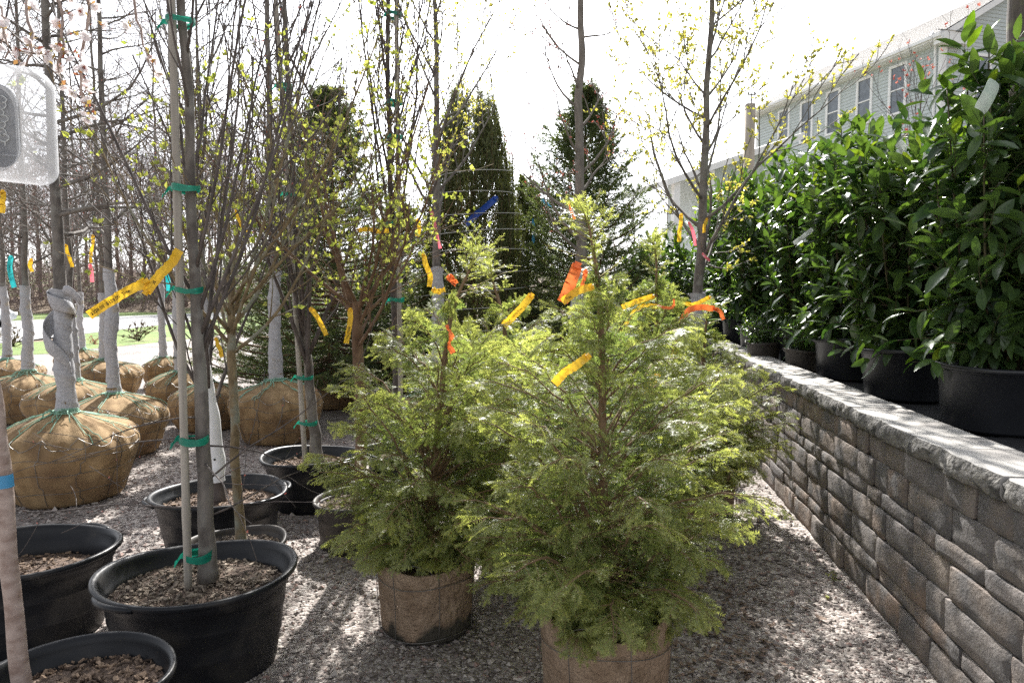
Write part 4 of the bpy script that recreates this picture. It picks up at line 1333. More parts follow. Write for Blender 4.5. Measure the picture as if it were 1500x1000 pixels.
for e, d in fpos:
    u_ = nrm(np.cross(d, rg.normal(size=3)))
    w_ = np.cross(d, u_)
    for wh in range(2):
        for k in range(6):
            a = k * math.pi / 3 + wh * 0.5 + rg.uniform(-0.1, 0.1)
            o_ = u_ * math.cos(a) + w_ * math.sin(a)
            s_ = np.cross(o_, d)
            L_ = rg.uniform(0.010, 0.014) * (1 - 0.2 * wh)
            tipd = nrm(o_ * 1.0 + d * (0.5 + 0.5 * wh))
            pts_ = [e, e + tipd * L_ * .5 + s_ * L_ * .38, e + tipd * L_ * 1.0 + s_ * L_ * .22, e + tipd * L_ * .95, e + tipd * L_ * 1.0 - s_ * L_ * .22, e + tipd * L_ * .5 - s_ * L_ * .38]
            fl.add(pts_, f4=[(0, 1, 2, 3), (0, 3, 4, 5)])
    leaf_quads(cx, np.stack([e - d * 0.012, e])[None], 3, rg, (0.006, 0.014), t=(0, 1))
fl.build('blossoms', M['blossom'], t, True, kind='stuff')
cx.build('bud_scales', M['calyx'], t, True, kind='stuff')
g = MB()
bz = P(2, 705, 2.04) - q0
ti = np.interp([bz[2] - 0.02, bz[2] + 0.02], p[:, 2], p[:, 0])
yi = np.interp([bz[2] - 0.02, bz[2] + 0.02], p[:, 2], p[:, 1])
rb_ = np.interp(bz[2], p[:, 2], r) + 0.0012
g.tube([(ti[0], yi[0], bz[2] - 0.02), (ti[1], yi[1], bz[2] + 0.02)], [rb_, rb_], 16, cap=False)
g.build('band', M['tape_sky'], t)

# ------------------------------------------------------------------ woods beyond the road and behind the yard
def wood_tree(seed, h, m):
    rg = np.random.default_rng(seed)
    p, r = trunk_path([(0, 0, 0), (rg.normal(0, .2), 0, h * 0.35), (rg.normal(0, .3), 0, h * .7), (rg.normal(0, .4), 0, h)], 0.20, 0.03, 12, 0.05, seed)
    br, ends = crown(p, r, rg, dict(n=26, t=(0.22, 0.98), ang=(30, 70), ln=(2.5, 5.0), npts=6, up=0.12, wig=0.12, rr=0.42, shape=lambda t: 1.15 - t * 0.7),
                     dict(n=8, t=(0.2, 0.98), ang=(25, 60), ln=(0.8, 2.2), npts=4, up=0.08, wig=0.12, rr=0.5, rmin=0.014),
                     dict(n=6, t=(0.2, 1.0), ang=(25, 60), ln=(0.4, 1.1), npts=3, up=0.05, wig=0.12, rr=0.6, rmin=0.010), k1=4)
    return trunk_mesh(p, r, 8).mesh('trunk', m, True), br.mesh('branches', m, False)
WT = [wood_tree(s, h, M['bark_wood']) for s, h in ((51, 15), (52, 17), (53, 13.5), (54, 19))]
rg = np.random.default_rng(8)
spots = []
for i in range(40):
    u = -40 + i * 13 + rg.uniform(-8, 8)
    spots.append((u, rg.uniform(66, 88) if i % 2 else rg.uniform(60, 70)))
for i in range(10):
    spots.append((700 + i * 38 + rg.uniform(-12, 12), rg.uniform(46, 70)))
for u, Yc in spots:
    q = P(u, 430, Yc)
    tm, bm = WT[int(rg.integers(4))]
    far = u < 650
    t = thing('woodland_tree', 'bare leafless woodland tree beyond the road and lawn' if far else 'bare leafless tree far behind the spruces', 'tree',
              (q[0], Yc, float(land(np.array(q[0]), np.array(Yc))) - 0.05), rg.uniform(0, 6.28), 'bare trees of the wood beyond the road' if far else 'bare trees behind the spruces')
    s = rg.uniform(0.75, 1.1) * (1.0 if far else 0.62)
    t.scale = (s, s, s)
    link('trunk', tm, t)
    link('crown', bm, t)
# brush at the foot of the wood
mb = MB()
nb = 2100
ub = rg.uniform(-120, 560, nb)
yb = rg.uniform(58, 84, nb)
xb = (ub - 750) / 1000 * yb
ub2 = rg.uniform(720, 1060, 350)
yb2 = rg.uniform(40, 60, 350)
xb, yb = np.concatenate([xb, (ub2 - 750) / 1000 * yb2]), np.concatenate([yb, yb2])
kp = ~((xb > -29) & (xb < -19) & (yb < 62))
xb, yb = xb[kp], yb[kp]
nb = len(xb)
st = np.stack([xb, yb, land(xb, yb)], -1)
pp = np.repeat(st[:, None], 4, 1)
d = nrm(rg.normal(size=(nb, 3)) * 0.45 + np.array([0, 0, 1.0]))
Ln = rg.uniform(0.6, 1.0, nb) * rg.choice([1.5, 3.0, 6.5], nb)
for j in range(1, 4):
    d = nrm(d + rg.normal(size=(nb, 3)) * 0.25)
    pp[:, j] = pp[:, j - 1] + d * (Ln / 3)[:, None]
rr = np.linspace(0.030, 0.015, 4)[None] * np.ones((nb, 1))
mb.tubes(pp, rr, 3, cap=False)
c, crr = grow(pp, rr, 6, rg, t=(0.2, 1), ang=(20, 70), ln=(0.3, 1.3), npts=3, up=0.03, wig=0.2, rr=0.8, rmin=0.012)
mb.tubes(c, crr, 3, cap=False)
tag(mb.build('brushwood', M['bark_wood'], None, False, kind='stuff'), 'tangle of bare brown brushwood at the foot of the wood', 'brush')
b = MB()
kk = rg.random(len(c)) < 0.10
leaf_quads(b, c[kk], 3, rg, (0.12, 0.3))
tag(b.build('undergrowth', mat('undergrowth', (0.06, 0.085, 0.03), (0.16, 0.17, 0.06), 1, 0.8, island=0.6, trans=0.3), None, False, kind='stuff'), 'green and russet undergrowth leaves in the wood', 'brush')
# ------------------------------------------------------------------ hemlocks in fibre pots
def planar(PP, N, n, rng, t, ang, ln, npts, droop=0.05, wig=0.05, lnf=None, alt=True):
    """side shoots in the plane of the spray; returns paths, their plane normals and their place along the parent"""
    m, k = PP.shape[:2]
    idx = np.repeat(np.arange(m), n)
    M_ = len(idx)
    tt_ = (np.tile((np.arange(n) + 0.5) / n, m) + rng.uniform(-0.4, 0.4, M_) / n) * (t[1] - t[0]) + t[0]
    f = np.clip(tt_, 0, 0.999) * (k - 1)
    i = f.astype(int)
    w = (f - i)[:, None]
    a, b = PP[idx, i], PP[idx, i + 1]
    st = a + (b - a) * w
    tg = nrm(b - a)
    Nn = nrm(N[idx] - tg * np.sum(N[idx] * tg, 1, keepdims=True))
    side = np.cross(Nn, tg) * np.where(np.tile(np.arange(n) % 2, m) == 0, 1, -1)[:, None]
    an = np.radians(rng.uniform(ang[0], ang[1], M_))[:, None]
    d = nrm(tg * np.cos(an) + side * np.sin(an) + rng.normal(size=(M_, 3)) * 0.10)
    L_ = rng.uniform(ln[0], ln[1], M_)
    if lnf is not None:
        L_ = L_ * lnf(tt_, idx)
    out = np.empty((M_, npts, 3))
    out[:, 0] = st
    for j in range(1, npts):
        d = nrm(d + np.array([0, 0, -droop]) + rng.normal(size=(M_, 3)) * wig)
        out[:, j] = out[:, j - 1] + d * (L_ / (npts - 1))[:, None]
    N2 = nrm(Nn + rng.normal(size=(M_, 3)) * 0.32)
    return out, N2, tt_, idx

def needles(mb, PP, N, n, rng, ln, w, t=(0.05, 1.0), ang=60, base_attr=None, radial=False):
    m, k = PP.shape[:2]
    idx = np.repeat(np.arange(m), n * 2)
    M_ = len(idx)
    tt_ = np.tile(np.repeat((np.arange(n) + 0.5) / n, 2), m) + rng.uniform(-0.5, 0.5, M_) / n
    tt_ = np.clip(t[0] + tt_ * (t[1] - t[0]), 0, 0.999)
    f = tt_ * (k - 1)
    i = f.astype(int)
    wt = (f - i)[:, None]
    a, b = PP[idx, i], PP[idx, i + 1]
    p = a + (b - a) * wt
    tg = nrm(b - a)
    Nn = nrm(N[idx] - tg * np.sum(N[idx] * tg, 1, keepdims=True))
    sd = np.cross(Nn, tg)
    if radial:
        th = rng.uniform(0, 2 * math.pi, M_)[:, None]
        sd, Nn = sd * np.cos(th) + Nn * np.sin(th), Nn * np.cos(th) - sd * np.sin(th)
    else:
        sd = sd * np.where(np.tile([0, 1], M_ // 2) == 0, 1, -1)[:, None]
    an = np.radians(ang + rng.uniform(-14, 14, M_))[:, None]
    d = nrm(tg * np.cos(an) + sd * np.sin(an) + Nn * rng.normal(0.02, 0.16, (M_, 1)))
    L_ = rng.uniform(ln[0], ln[1], M_)[:, None]
    ww = nrm(np.cross(d, Nn)) * (w * 0.5)
    v = np.stack([p + ww, p - ww, p + d * L_], 1)
    at = 0.0
    if base_attr is not None:
        at = np.repeat(np.clip(base_attr[idx] * (0.45 + 0.55 * tt_) * rng.uniform(0.5, 1.1, M_), 0, 1), 3)
    mb.add(v.reshape(-1, 3), f3=np.arange(M_ * 3).reshape(-1, 3), attr=at)

def hemlock_meshes(seed, Ht, prof, nb, z0=0.36, lean=(0, 0), n2=16, n3=6, leader=0.3, hook=(0.0, 0.0)):
    rng = np.random.default_rng(seed)
    tp = spline([(0, 0, z0 - 0.06), (lean[0] * .3, lean[1] * .3, Ht * .45), (lean[0] * .7, lean[1] * .7, Ht * .8), (lean[0] + hook[0] * .5, lean[1], Ht * 0.95), (lean[0] + hook[0], lean[1] + hook[1], Ht)], 24)
    tr = 0.0028 + 0.025 * np.linspace(1, 0, 24) ** 1.6
    tk = MB()
    tk.tube(tp, tr, 9)
    pz = np.array([q[0] for q in prof])
    pr = np.array([q[1] for q in prof])
    ff = (np.arange(nb) + rng.uniform(0, 1, nb)) / nb
    ze = z0 + 0.04 + (Ht * 0.905 - z0 - 0.04) * (1 - (1 - ff) ** 0.66)
    az = np.arange(nb) * 2.39996 + rng.uniform(-0.4, 0.4, nb)
    Re = np.interp(ze, pz, pr) * rng.uniform(0.5, 1.12, nb)
    el = np.radians(np.interp(ze, [z0, Ht], [12, 56]) + rng.uniform(-10, 18, nb))
    zs = np.maximum(z0 + 0.02 + rng.uniform(0, 0.05, nb), ze - Re * np.tan(el))
    t = np.linspace(0, 1, 10)[None]
    bx = np.interp(zs, tp[:, 2], tp[:, 0])
    by = np.interp(zs, tp[:, 2], tp[:, 1])
    rd = Re[:, None] * t ** 0.95
    zz_ = zs[:, None] + (ze - zs)[:, None] * (1.5 * t - 0.5 * t ** 2) - (0.03 + 0.10 * Re[:, None]) * t ** 3.5
    sw = rng.normal(0, 0.10, nb)[:, None] * Re[:, None] * t ** 2
    B = np.stack([bx[:, None] + rd * np.cos(az)[:, None] - sw * np.sin(az)[:, None], by[:, None] + rd * np.sin(az)[:, None] + sw * np.cos(az)[:, None], zz_], -1)
    B[:, 1:] += rng.normal(0, 0.006, (nb, 9, 3))
    B[..., 2] = np.maximum(B[..., 2], 0.33)
    tk.tubes(B, np.linspace(1, 0.18, 10)[None] * (0.0027 + 0.008 * Re[:, None]), 5, cap=False)
    BL = np.linalg.norm(B[:, -1] - B[:, 0], axis=1)
    zh = np.array([0, 0, 1.0])
    tgm = nrm(B[:, -1] - B[:, 0])
    N = nrm(zh - tgm * tgm[:, 2:3] + rng.normal(size=(nb, 3)) * 0.25)
    fo = MB()
    C, CN, ct, ci = planar(B, N, n2, rng, (0.14, 0.98), (32, 52), (0.75, 1.25), 6, 0.095, 0.05,
                           lnf=lambda q, ix: (0.055 + 0.30 * BL[ix] * (1 - q) ** 0.75 * np.clip(q * 4, 0.35, 1)))
    tk.tubes(C[:, [0, 2, 5]], np.linspace(0.0019, 0.0007, 3)[None] * np.ones((len(C), 1)), 3, cap=False)
    CL = np.linalg.norm(C[:, -1] - C[:, 0], axis=1)
    ta = np.clip((ct - 0.15) * 1.0, 0, 0.75)
    D, DN, dt, di = planar(C, CN, n3, rng, (0.12, 0.92), (26, 44), (0.6, 1.3), 4, 0.10, 0.06, lnf=lambda q, ix: np.clip(0.024 + 0.48 * CL[ix] * (1 - q), 0.02, 0.12))
    needles(fo, C, CN, 20, rng, (0.009, 0.015), 0.0027, (0.08, 1.0), 62, ta)
    needles(fo, D, DN, 10, rng, (0.008, 0.014), 0.0027, (0.08, 1.0), 60, ta[di])
    needles(fo, B, N, 26, rng, (0.010, 0.016), 0.0027, (0.40, 1.0), 60, np.full(nb, 0.5))
    # leader
    top = tp[-7:]
    needles(fo, top[None], np.array([[0, -1.0, 0.1]]), 34, rng, (0.010, 0.016), 0.0027, (0, 1), 55, np.full(1, 0.6), radial=True)
    a, ar = grow(tp[None, -11:], tr[None, -11:], 26, rng, t=(0.05, 1), ang=(35, 70), ln=(0.06, 0.20), npts=5, up=-0.03, wig=0.08, rr=0.5)
    tk.tubes(a, ar, 3)
    needles(fo, a, nrm(rng.normal(size=(len(a), 3)) * 0.3 + zh), 22, rng, (0.009, 0.014), 0.0027, (0, 1), 60, np.full(len(a), 0.65))
    a2, aN, _, ix = planar(a, nrm(rng.normal(size=(len(a), 3)) * 0.3 + zh), 6, rng, (0.2, 0.9), (40, 60), (0.02, 0.055), 4)
    needles(fo, a2, aN, 8, rng, (0.008, 0.013), 0.0027, (0, 1), 60, np.full(len(a2), 0.65))
    return tk.mesh('trunk', M['hemlock_twig'], True), fo.mesh('foliage', M['hemlock'], False, True)

def wet_fibre():
    m = M['fibre']
    N, K = m.node_tree.nodes, m.node_tree.links.new
    b = N['Principled BSDF']
    src = b.inputs['Base Color'].links[0].from_socket
    tc = N.new('ShaderNodeTexCoord')
    sp = N.new('ShaderNodeSeparateXYZ')
    K(tc.outputs['Object'], sp.inputs[0])
    no = N.new('ShaderNodeTexNoise')
    no.inputs['Scale'].default_value = 5.5
    K(tc.outputs['Object'], no.inputs['Vector'])
    ma = N.new('ShaderNodeMath')
    ma.operation = 'MULTIPLY_ADD'
    ma.inputs[1].default_value = -0.30
    K(no.outputs[0], ma.inputs[0])
    K(sp.outputs['Z'], ma.inputs[2])
    mr = N.new('ShaderNodeMapRange')
    mr.inputs[1].default_value = -0.100
    mr.inputs[2].default_value = -0.070
    mr.inputs[3].default_value = 1.0
    mr.inputs[4].default_value = 0.0
    K(ma.outputs[0], mr.inputs[0])
    mx = N.new('ShaderNodeMixRGB')
    mx.inputs[2].default_value = (0.060, 0.052, 0.038, 1)
    K(mr.outputs[0], mx.inputs[0])
    K(src, mx.inputs[1])
    K(mx.outputs[0], b.inputs['Base Color'])
wet_fibre()
def fibre_pot(parent, R_, H, seed, full=True):
    rng = np.random.default_rng(seed)
    ph = rng.uniform(0, 6.28, 4)
    def fn(V, th):
        V = V.copy()
        wz = V[..., 2] / H
        q = V + seed
        k = 1 + 0.012 * np.sin(2 * th + ph[0]) + sn(q * np.array([1, 1, 1.6]), 38, seed) * 0.006 + sn(q, 12, seed + 1) * 0.010
        V[..., 0] *= k
        V[..., 1] *= k
        dip = 0.030 * np.exp(-((th + 1.9 + math.pi) % (2 * math.pi) - math.pi) ** 2 / 0.5) + 0.010 * np.sin(3 * th + ph[1])
        V[..., 2] -= wz ** 4 * dip + wz ** 4 * sn(q, 30, seed + 2) * 0.004
        return V
    zz_ = np.linspace(0, H, 16)
    outer = np.stack([R_ * (0.93 + 0.07 * zz_ / H) - (zz_ < 0.01) * 0.02, zz_], -1)
    pr = np.concatenate([[(0, 0.004)], outer, [(R_ - 0.004, H + 0.006), (R_ - 0.012, H + 0.006), (R_ - 0.016, H)], [(R_ - 0.018, H - 0.05), (R_ - 0.022, H - 0.11)]])
    mb = MB()
    mb.lathe(pr, 84, fn)
    po = mb.build('pot', M['fibre'], parent, True)
    w = MB()
    th = np.linspace(0, 2 * math.pi, 64)
    def ringp(z, a):
        k = R_ * (0.93 + 0.07 * z / H) * 1.02 + 0.007
        return np.stack([np.cos(a) * k, np.sin(a) * k, np.broadcast_to(z, np.shape(a))], -1)
    for z in (0.035, H * 0.78):
        c = ringp(z, th)
        c[:, 2] += 0.008 * np.sin(th * 3 + ph[2])
        w.tubes(c[None], np.full((1, 64), 0.0019), 5, cap=False)
    for k in range(7):
        a0 = -1.35 + k * 2 * math.pi / 7 + (seed % 3) * 0.12
        s = np.linspace(0.03, H * 0.97, 12)
        c = ringp(s, a0 + 0.03 * np.sin(s * 9))
        w.tubes(c[None], np.full((1, 12), 0.0019), 5, cap=False)
    s = np.linspace(0, math.pi, 16)
    a0, a1 = -1.35, -1.35 - 2 * math.pi / 7
    c = ringp(H * 0.97 + 0.045 * np.sin(s), a0 + (a1 - a0) * (1 - np.cos(s)) / 2 * 0.95)
    w.tubes(c[None], np.full((1, 16), 0.0019), 5, cap=False)
    w.build('wire_basket', M['wire'], po, True)
    soil_top(parent, R_ * 0.93, R_ * 0.93, H - 0.07, M['soil'], rng, M['bark_chip'], 200)
    return po

def hemlock(label, x, y, rz, s, meshes, pR, pH, seed):
    t = thing('hemlock', label, 'hemlock', (x, y, 0), 0, 'potted hemlocks in the middle of the yard')
    fibre_pot(t, pR, pH, seed)
    a = link('trunk', meshes[0], t)
    b = link('foliage', meshes[1], t, 'stuff')
    for o in (a, b):
        o.rotation_euler = (0, 0, rz)
        o.scale = s
    return t
HA = hemlock_meshes(3, 1.90, [(0.3, 0.22), (0.45, 0.36), (0.62, 0.52), (0.85, 0.60), (1.05, 0.60), (1.25, 0.56), (1.40, 0.48), (1.52, 0.36), (1.60, 0.20), (1.68, 0.09), (2.0, 0.04)], 158, lean=(-0.04, 0.0), hook=(-0.05, 0.02))
HBm = hemlock_meshes(4, 1.80, [(0.3, 0.26), (0.45, 0.40), (0.65, 0.52), (0.9, 0.54), (1.1, 0.54), (1.3, 0.50), (1.45, 0.42), (1.56, 0.28), (1.66, 0.12), (1.8, 0.06)], 126, lean=(0.16, 0.02), hook=(0.10, -0.02))
hemlock('broad bushy hemlock in front with orange and yellow tapes near its tip', 0.36, 2.56, 0.0, (1, 1, 1), HA, 0.25, 0.40, 60)
hemlock('hemlock with bent tip beside the brown pot in a wet footed fibre pot', -0.41, 3.20, 0.0, (1.0, 1.0, 1.0), HBm, 0.232, 0.36, 61)
hemlock('hemlock hidden low between the two front ones with one yellow tape', 0.04, 3.85, 2.2, (1.1, 1.1, 0.98), HBm, 0.23, 0.36, 62)
hemlock('pointed hemlock behind the broad one with crossing yellow tapes', 0.86, 4.05, 1.2, (0.95, 0.95, 1.0), HA, 0.25, 0.38, 63)
hemlock('short spreading hemlock beside the retaining wall with a long orange tape', 1.36, 4.85, 4.0, (1.0, 1.0, 0.80), HA, 0.25, 0.36, 64)

# ------------------------------------------------------------------ spruces
def spruce_meshes(seed, Ht, Rb, nb, m, z0=0.55, pw=1.0):
    rng = np.random.default_rng(seed)
    tk, fo = MB(), MB()
    tp = spline([(0, 0, 0.4), (0.02, 0, Ht * .5), (0, 0, Ht)], 20)
    tk.tube(tp, np.linspace(0.06, 0.005, 20), 8)
    f = (np.arange(nb) + rng.uniform(0, 1, nb)) / nb
    zs = z0 + (Ht - z0 - 0.05) * f ** 1.55
    az = np.arange(nb) * 2.39996 + rng.uniform(-0.5, 0.5, nb)
    Re = (Rb * (1 - (zs - z0) / (Ht - z0)) ** pw + 0.07) * rng.uniform(0.72, 1.15, nb)
    el = np.radians(np.interp(f, [0, 0.6, 1], [-4, 22, 58]) + rng.uniform(-8, 8, nb))
    t = np.linspace(0, 1, 8)[None]
    rd = Re[:, None] * t
    zz_ = zs[:, None] + rd * np.tan(el)[:, None] - 0.10 * Re[:, None] * np.sin(t * 3.0) + 0.14 * Re[:, None] * t ** 3
    sw = rng.normal(0, 0.08, nb)[:, None] * Re[:, None] * t ** 2
    B = np.stack([rd * np.cos(az)[:, None] - sw * np.sin(az)[:, None], rd * np.sin(az)[:, None] + sw * np.cos(az)[:, None], zz_], -1)
    tk.tubes(B, np.linspace(1, 0.2, 8)[None] * (0.004 + 0.012 * Re[:, None]), 4, cap=False)
    N = nrm(np.array([0, 0, 1.0]) + rng.normal(size=(nb, 3)) * 0.3)
    BL = np.linalg.norm(B[:, -1] - B[:, 0], axis=1)
    C, CN, ct, ci = planar(B, N, 13, rng, (0.12, 1.0), (32, 60), (0.8, 1.25), 5, -0.05, 0.10, lnf=lambda q, ix: 0.07 + 0.36 * BL[ix] * (1 - q))
    CL = np.linalg.norm(C[:, -1] - C[:, 0], axis=1)
    D, DN, dt, di = planar(C, CN, 5, rng, (0.2, 0.98), (35, 60), (0.7, 1.2), 4, -0.04, 0.1, lnf=lambda q, ix: 0.04 + 0.4 * CL[ix] * (1 - q))
    needles(fo, B, N, 30, rng, (0.024, 0.040), 0.010, (0.2, 1), 50, np.full(nb, 0.4), radial=True)
    needles(fo, C, CN, 11, rng, (0.026, 0.042), 0.010, (0.05, 1), 48, np.clip(ct * 0.8, 0, 1), radial=True)
    needles(fo, D, DN, 5, rng, (0.024, 0.040), 0.010, (0.05, 1), 46, np.clip(ct[di] * 0.9, 0, 1), radial=True)
    needles(fo, tp[None, -8:], np.array([[0, -1.0, 0]]), 80, rng, (0.02, 0.03), 0.006, (0, 1), 45, np.full(1, 0.5), radial=True)
    return tk.mesh('trunk', M['bark_brown'], True), fo.mesh('foliage', m, False, True)
SA = spruce_meshes(7, 4.3, 1.42, 225, M['spruce'])
SP = spruce_meshes(9, 3.3, 0.95, 130, M['spruce_pale'])
def spruce(label, u, Yc, ms, s, rz, seed):
    q = P(u, 430, Yc)
    t = thing('spruce', label, 'spruce', (q[0], Yc, 0), 0, 'balled spruces behind the hemlocks')
    root_ball(t, 0.46, 0.52, seed)
    a, b = link('trunk', ms[0], t), link('foliage', ms[1], t, 'stuff')
    for o in (a, b):
        o.scale = s
        o.rotation_euler = (0, 0, rz)
    return t
spruce('dark spruce standing on burlap behind the leaning staked tree', 487, 9.6, SA, (1.30, 1.30, 1.0), 0.3, 91)
spruce('tall dark spruce with open spiky top behind the red budded tree', 856, 10.4, SA, (1.30, 1.30, 1.06), 2.0, 92)
spruce('pale green spruce wearing blue tapes between the two dark ones', 772, 11.4, SP, (1.0, 1.0, 1.02), 1.0, 93)
spruce('dark spruce seen between the leafy brown barked tree and the bound one', 585, 11.2, SA, (0.95, 0.95, 0.72), 5.2, 96)
spruce('low dark spruce filling in behind the leafy brown barked tree', 432, 11.6, SA, (0.8, 0.8, 0.62), 4.1, 94)
M['spruce_bound'] = mat('spruce_bound', (0.045, 0.070, 0.024), (0.11, 0.14, 0.05), 4, 0.45, island=0.5, trans=0.3, tcol=(1.3, 1.25, 0.7), tip=(0.2, 0.2, 0.07))
# the spruce with its branches tied up by twine
q = P(692, 430, 10.0)
t = thing('spruce', 'narrow spruce with branches bound upright by white twine and a blue tape', 'spruce', (q[0], 10.0, 0), 0, 'balled spruces behind the hemlocks')
root_ball(t, 0.5, 0.5, 95)
rng = np.random.default_rng(33)
tk, fo = MB(), MB()
tk.tube([(0, 0, 0.4), (0, 0, 2), (0, 0, 3.9)], [0.06, 0.04, 0.008], 8)
nb = 980
f = rng.uniform(0, 1, nb)
z1 = 0.75 + 3.75 * f
prof = lambda z: np.interp(z, [0.4, 0.8, 1.6, 2.6, 3.4, 3.9, 4.5, 5.2], [0.60, 0.76, 0.80, 0.72, 0.58, 0.44, 0.26, 0.08])
az = rng.uniform(0, 6.28, nb)
Ls = rng.uniform(0.55, 0.95, nb)
tt_ = np.linspace(0, 1, 7)[None]
zz_ = (z1 - Ls)[:, None] + Ls[:, None] * tt_
zz_ = np.maximum(zz_, 0.45 + 0.2 * tt_)
fr = np.interp(tt_, [0, 0.3, 1], [0.55, 0.92, 1.0]) * rng.uniform(0.45, 1.05, nb)[:, None] ** 0.6
rd = prof(zz_) * fr + 0.08 * np.maximum(tt_ - 0.75, 0) * rng.uniform(-0.5, 2.5, nb)[:, None]
B = np.stack([rd * np.cos(az[:, None] + 0.12 * tt_), rd * np.sin(az[:, None] + 0.12 * tt_), zz_], -1) + rng.normal(0, 0.008, (nb, 7, 3))
tk.tubes(B, np.linspace(0.006, 0.002, 7)[None] * np.ones((nb, 1)), 4, cap=False)
N = nrm(np.stack([np.cos(az), np.sin(az), 0.2 + 0 * az], -1))
needles(fo, B, N, 34, rng, (0.032, 0.052), 0.013, (0.1, 1), 32, np.full(nb, 0.35), radial=True)
C, CN, ct, ci = planar(B, N, 8, rng, (0.25, 1.0), (18, 36), (0.12, 0.3), 4, -0.06, 0.06)
needles(fo, C, CN, 6, rng, (0.03, 0.05), 0.013, (0.0, 1), 32, np.clip(ct * .6, 0, 1), radial=True)
tk.build('trunk', M['bark_brown'], t)
fo.build('foliage', M['spruce_bound'], t, False, True, kind='stuff')
tw = MB()
th = np.linspace(0, 2 * math.pi * 9, 300)
zz_ = np.linspace(0.9, 3.3, 300)
rr = prof(zz_) + 0.045
tw.tube(np.stack([np.cos(th) * rr, np.sin(th) * rr, zz_ + 0.03 * np.sin(th * 0.7)], -1), 0.006, 5)
tw.build('twine', M['twine_pale'], t)

# ------------------------------------------------------------------ cherry laurels on the terrace
def leaf_mesh(seed, m, wf=0.37):
    rg = np.random.default_rng(seed)
    s = np.array([0, 0.12, 0.32, 0.55, 0.78, 0.93, 1.0])
    w = np.array([0.03, 0.55, 0.95, 1.0, 0.72, 0.30, 0.02]) * wf * 0.5
    cur = rg.uniform(0.10, 0.30)
    zc = -cur * s ** 2 + rg.normal(0, 0.006, 7)
    tw = rg.uniform(-0.25, 0.25)
    rows = []
    for k in range(7):
        up = w[k] * rg.uniform(0.25, 0.45)
        a = tw * s[k]
        rows.append([(s[k], -w[k] * math.cos(a), zc[k] + up - w[k] * math.sin(a)), (s[k], 0, zc[k]), (s[k], w[k] * math.cos(a), zc[k] + up + w[k] * math.sin(a))])
    mb = MB()
    mb.grid(np.array(rows))
    mb.tube([(-0.10, 0, 0.01), (0, 0, 0.0), (0.5, 0, zc[3] - 0.004)], [0.012, 0.011, 0.004], 3, cap=False)
    return mb
LV = [leaf_mesh(s, None) for s in (1, 2, 3, 4)]
LM = [[lv.mesh('leaf', M[mm], True) for lv in LV] for mm in ('laurel', 'laurel_young')]
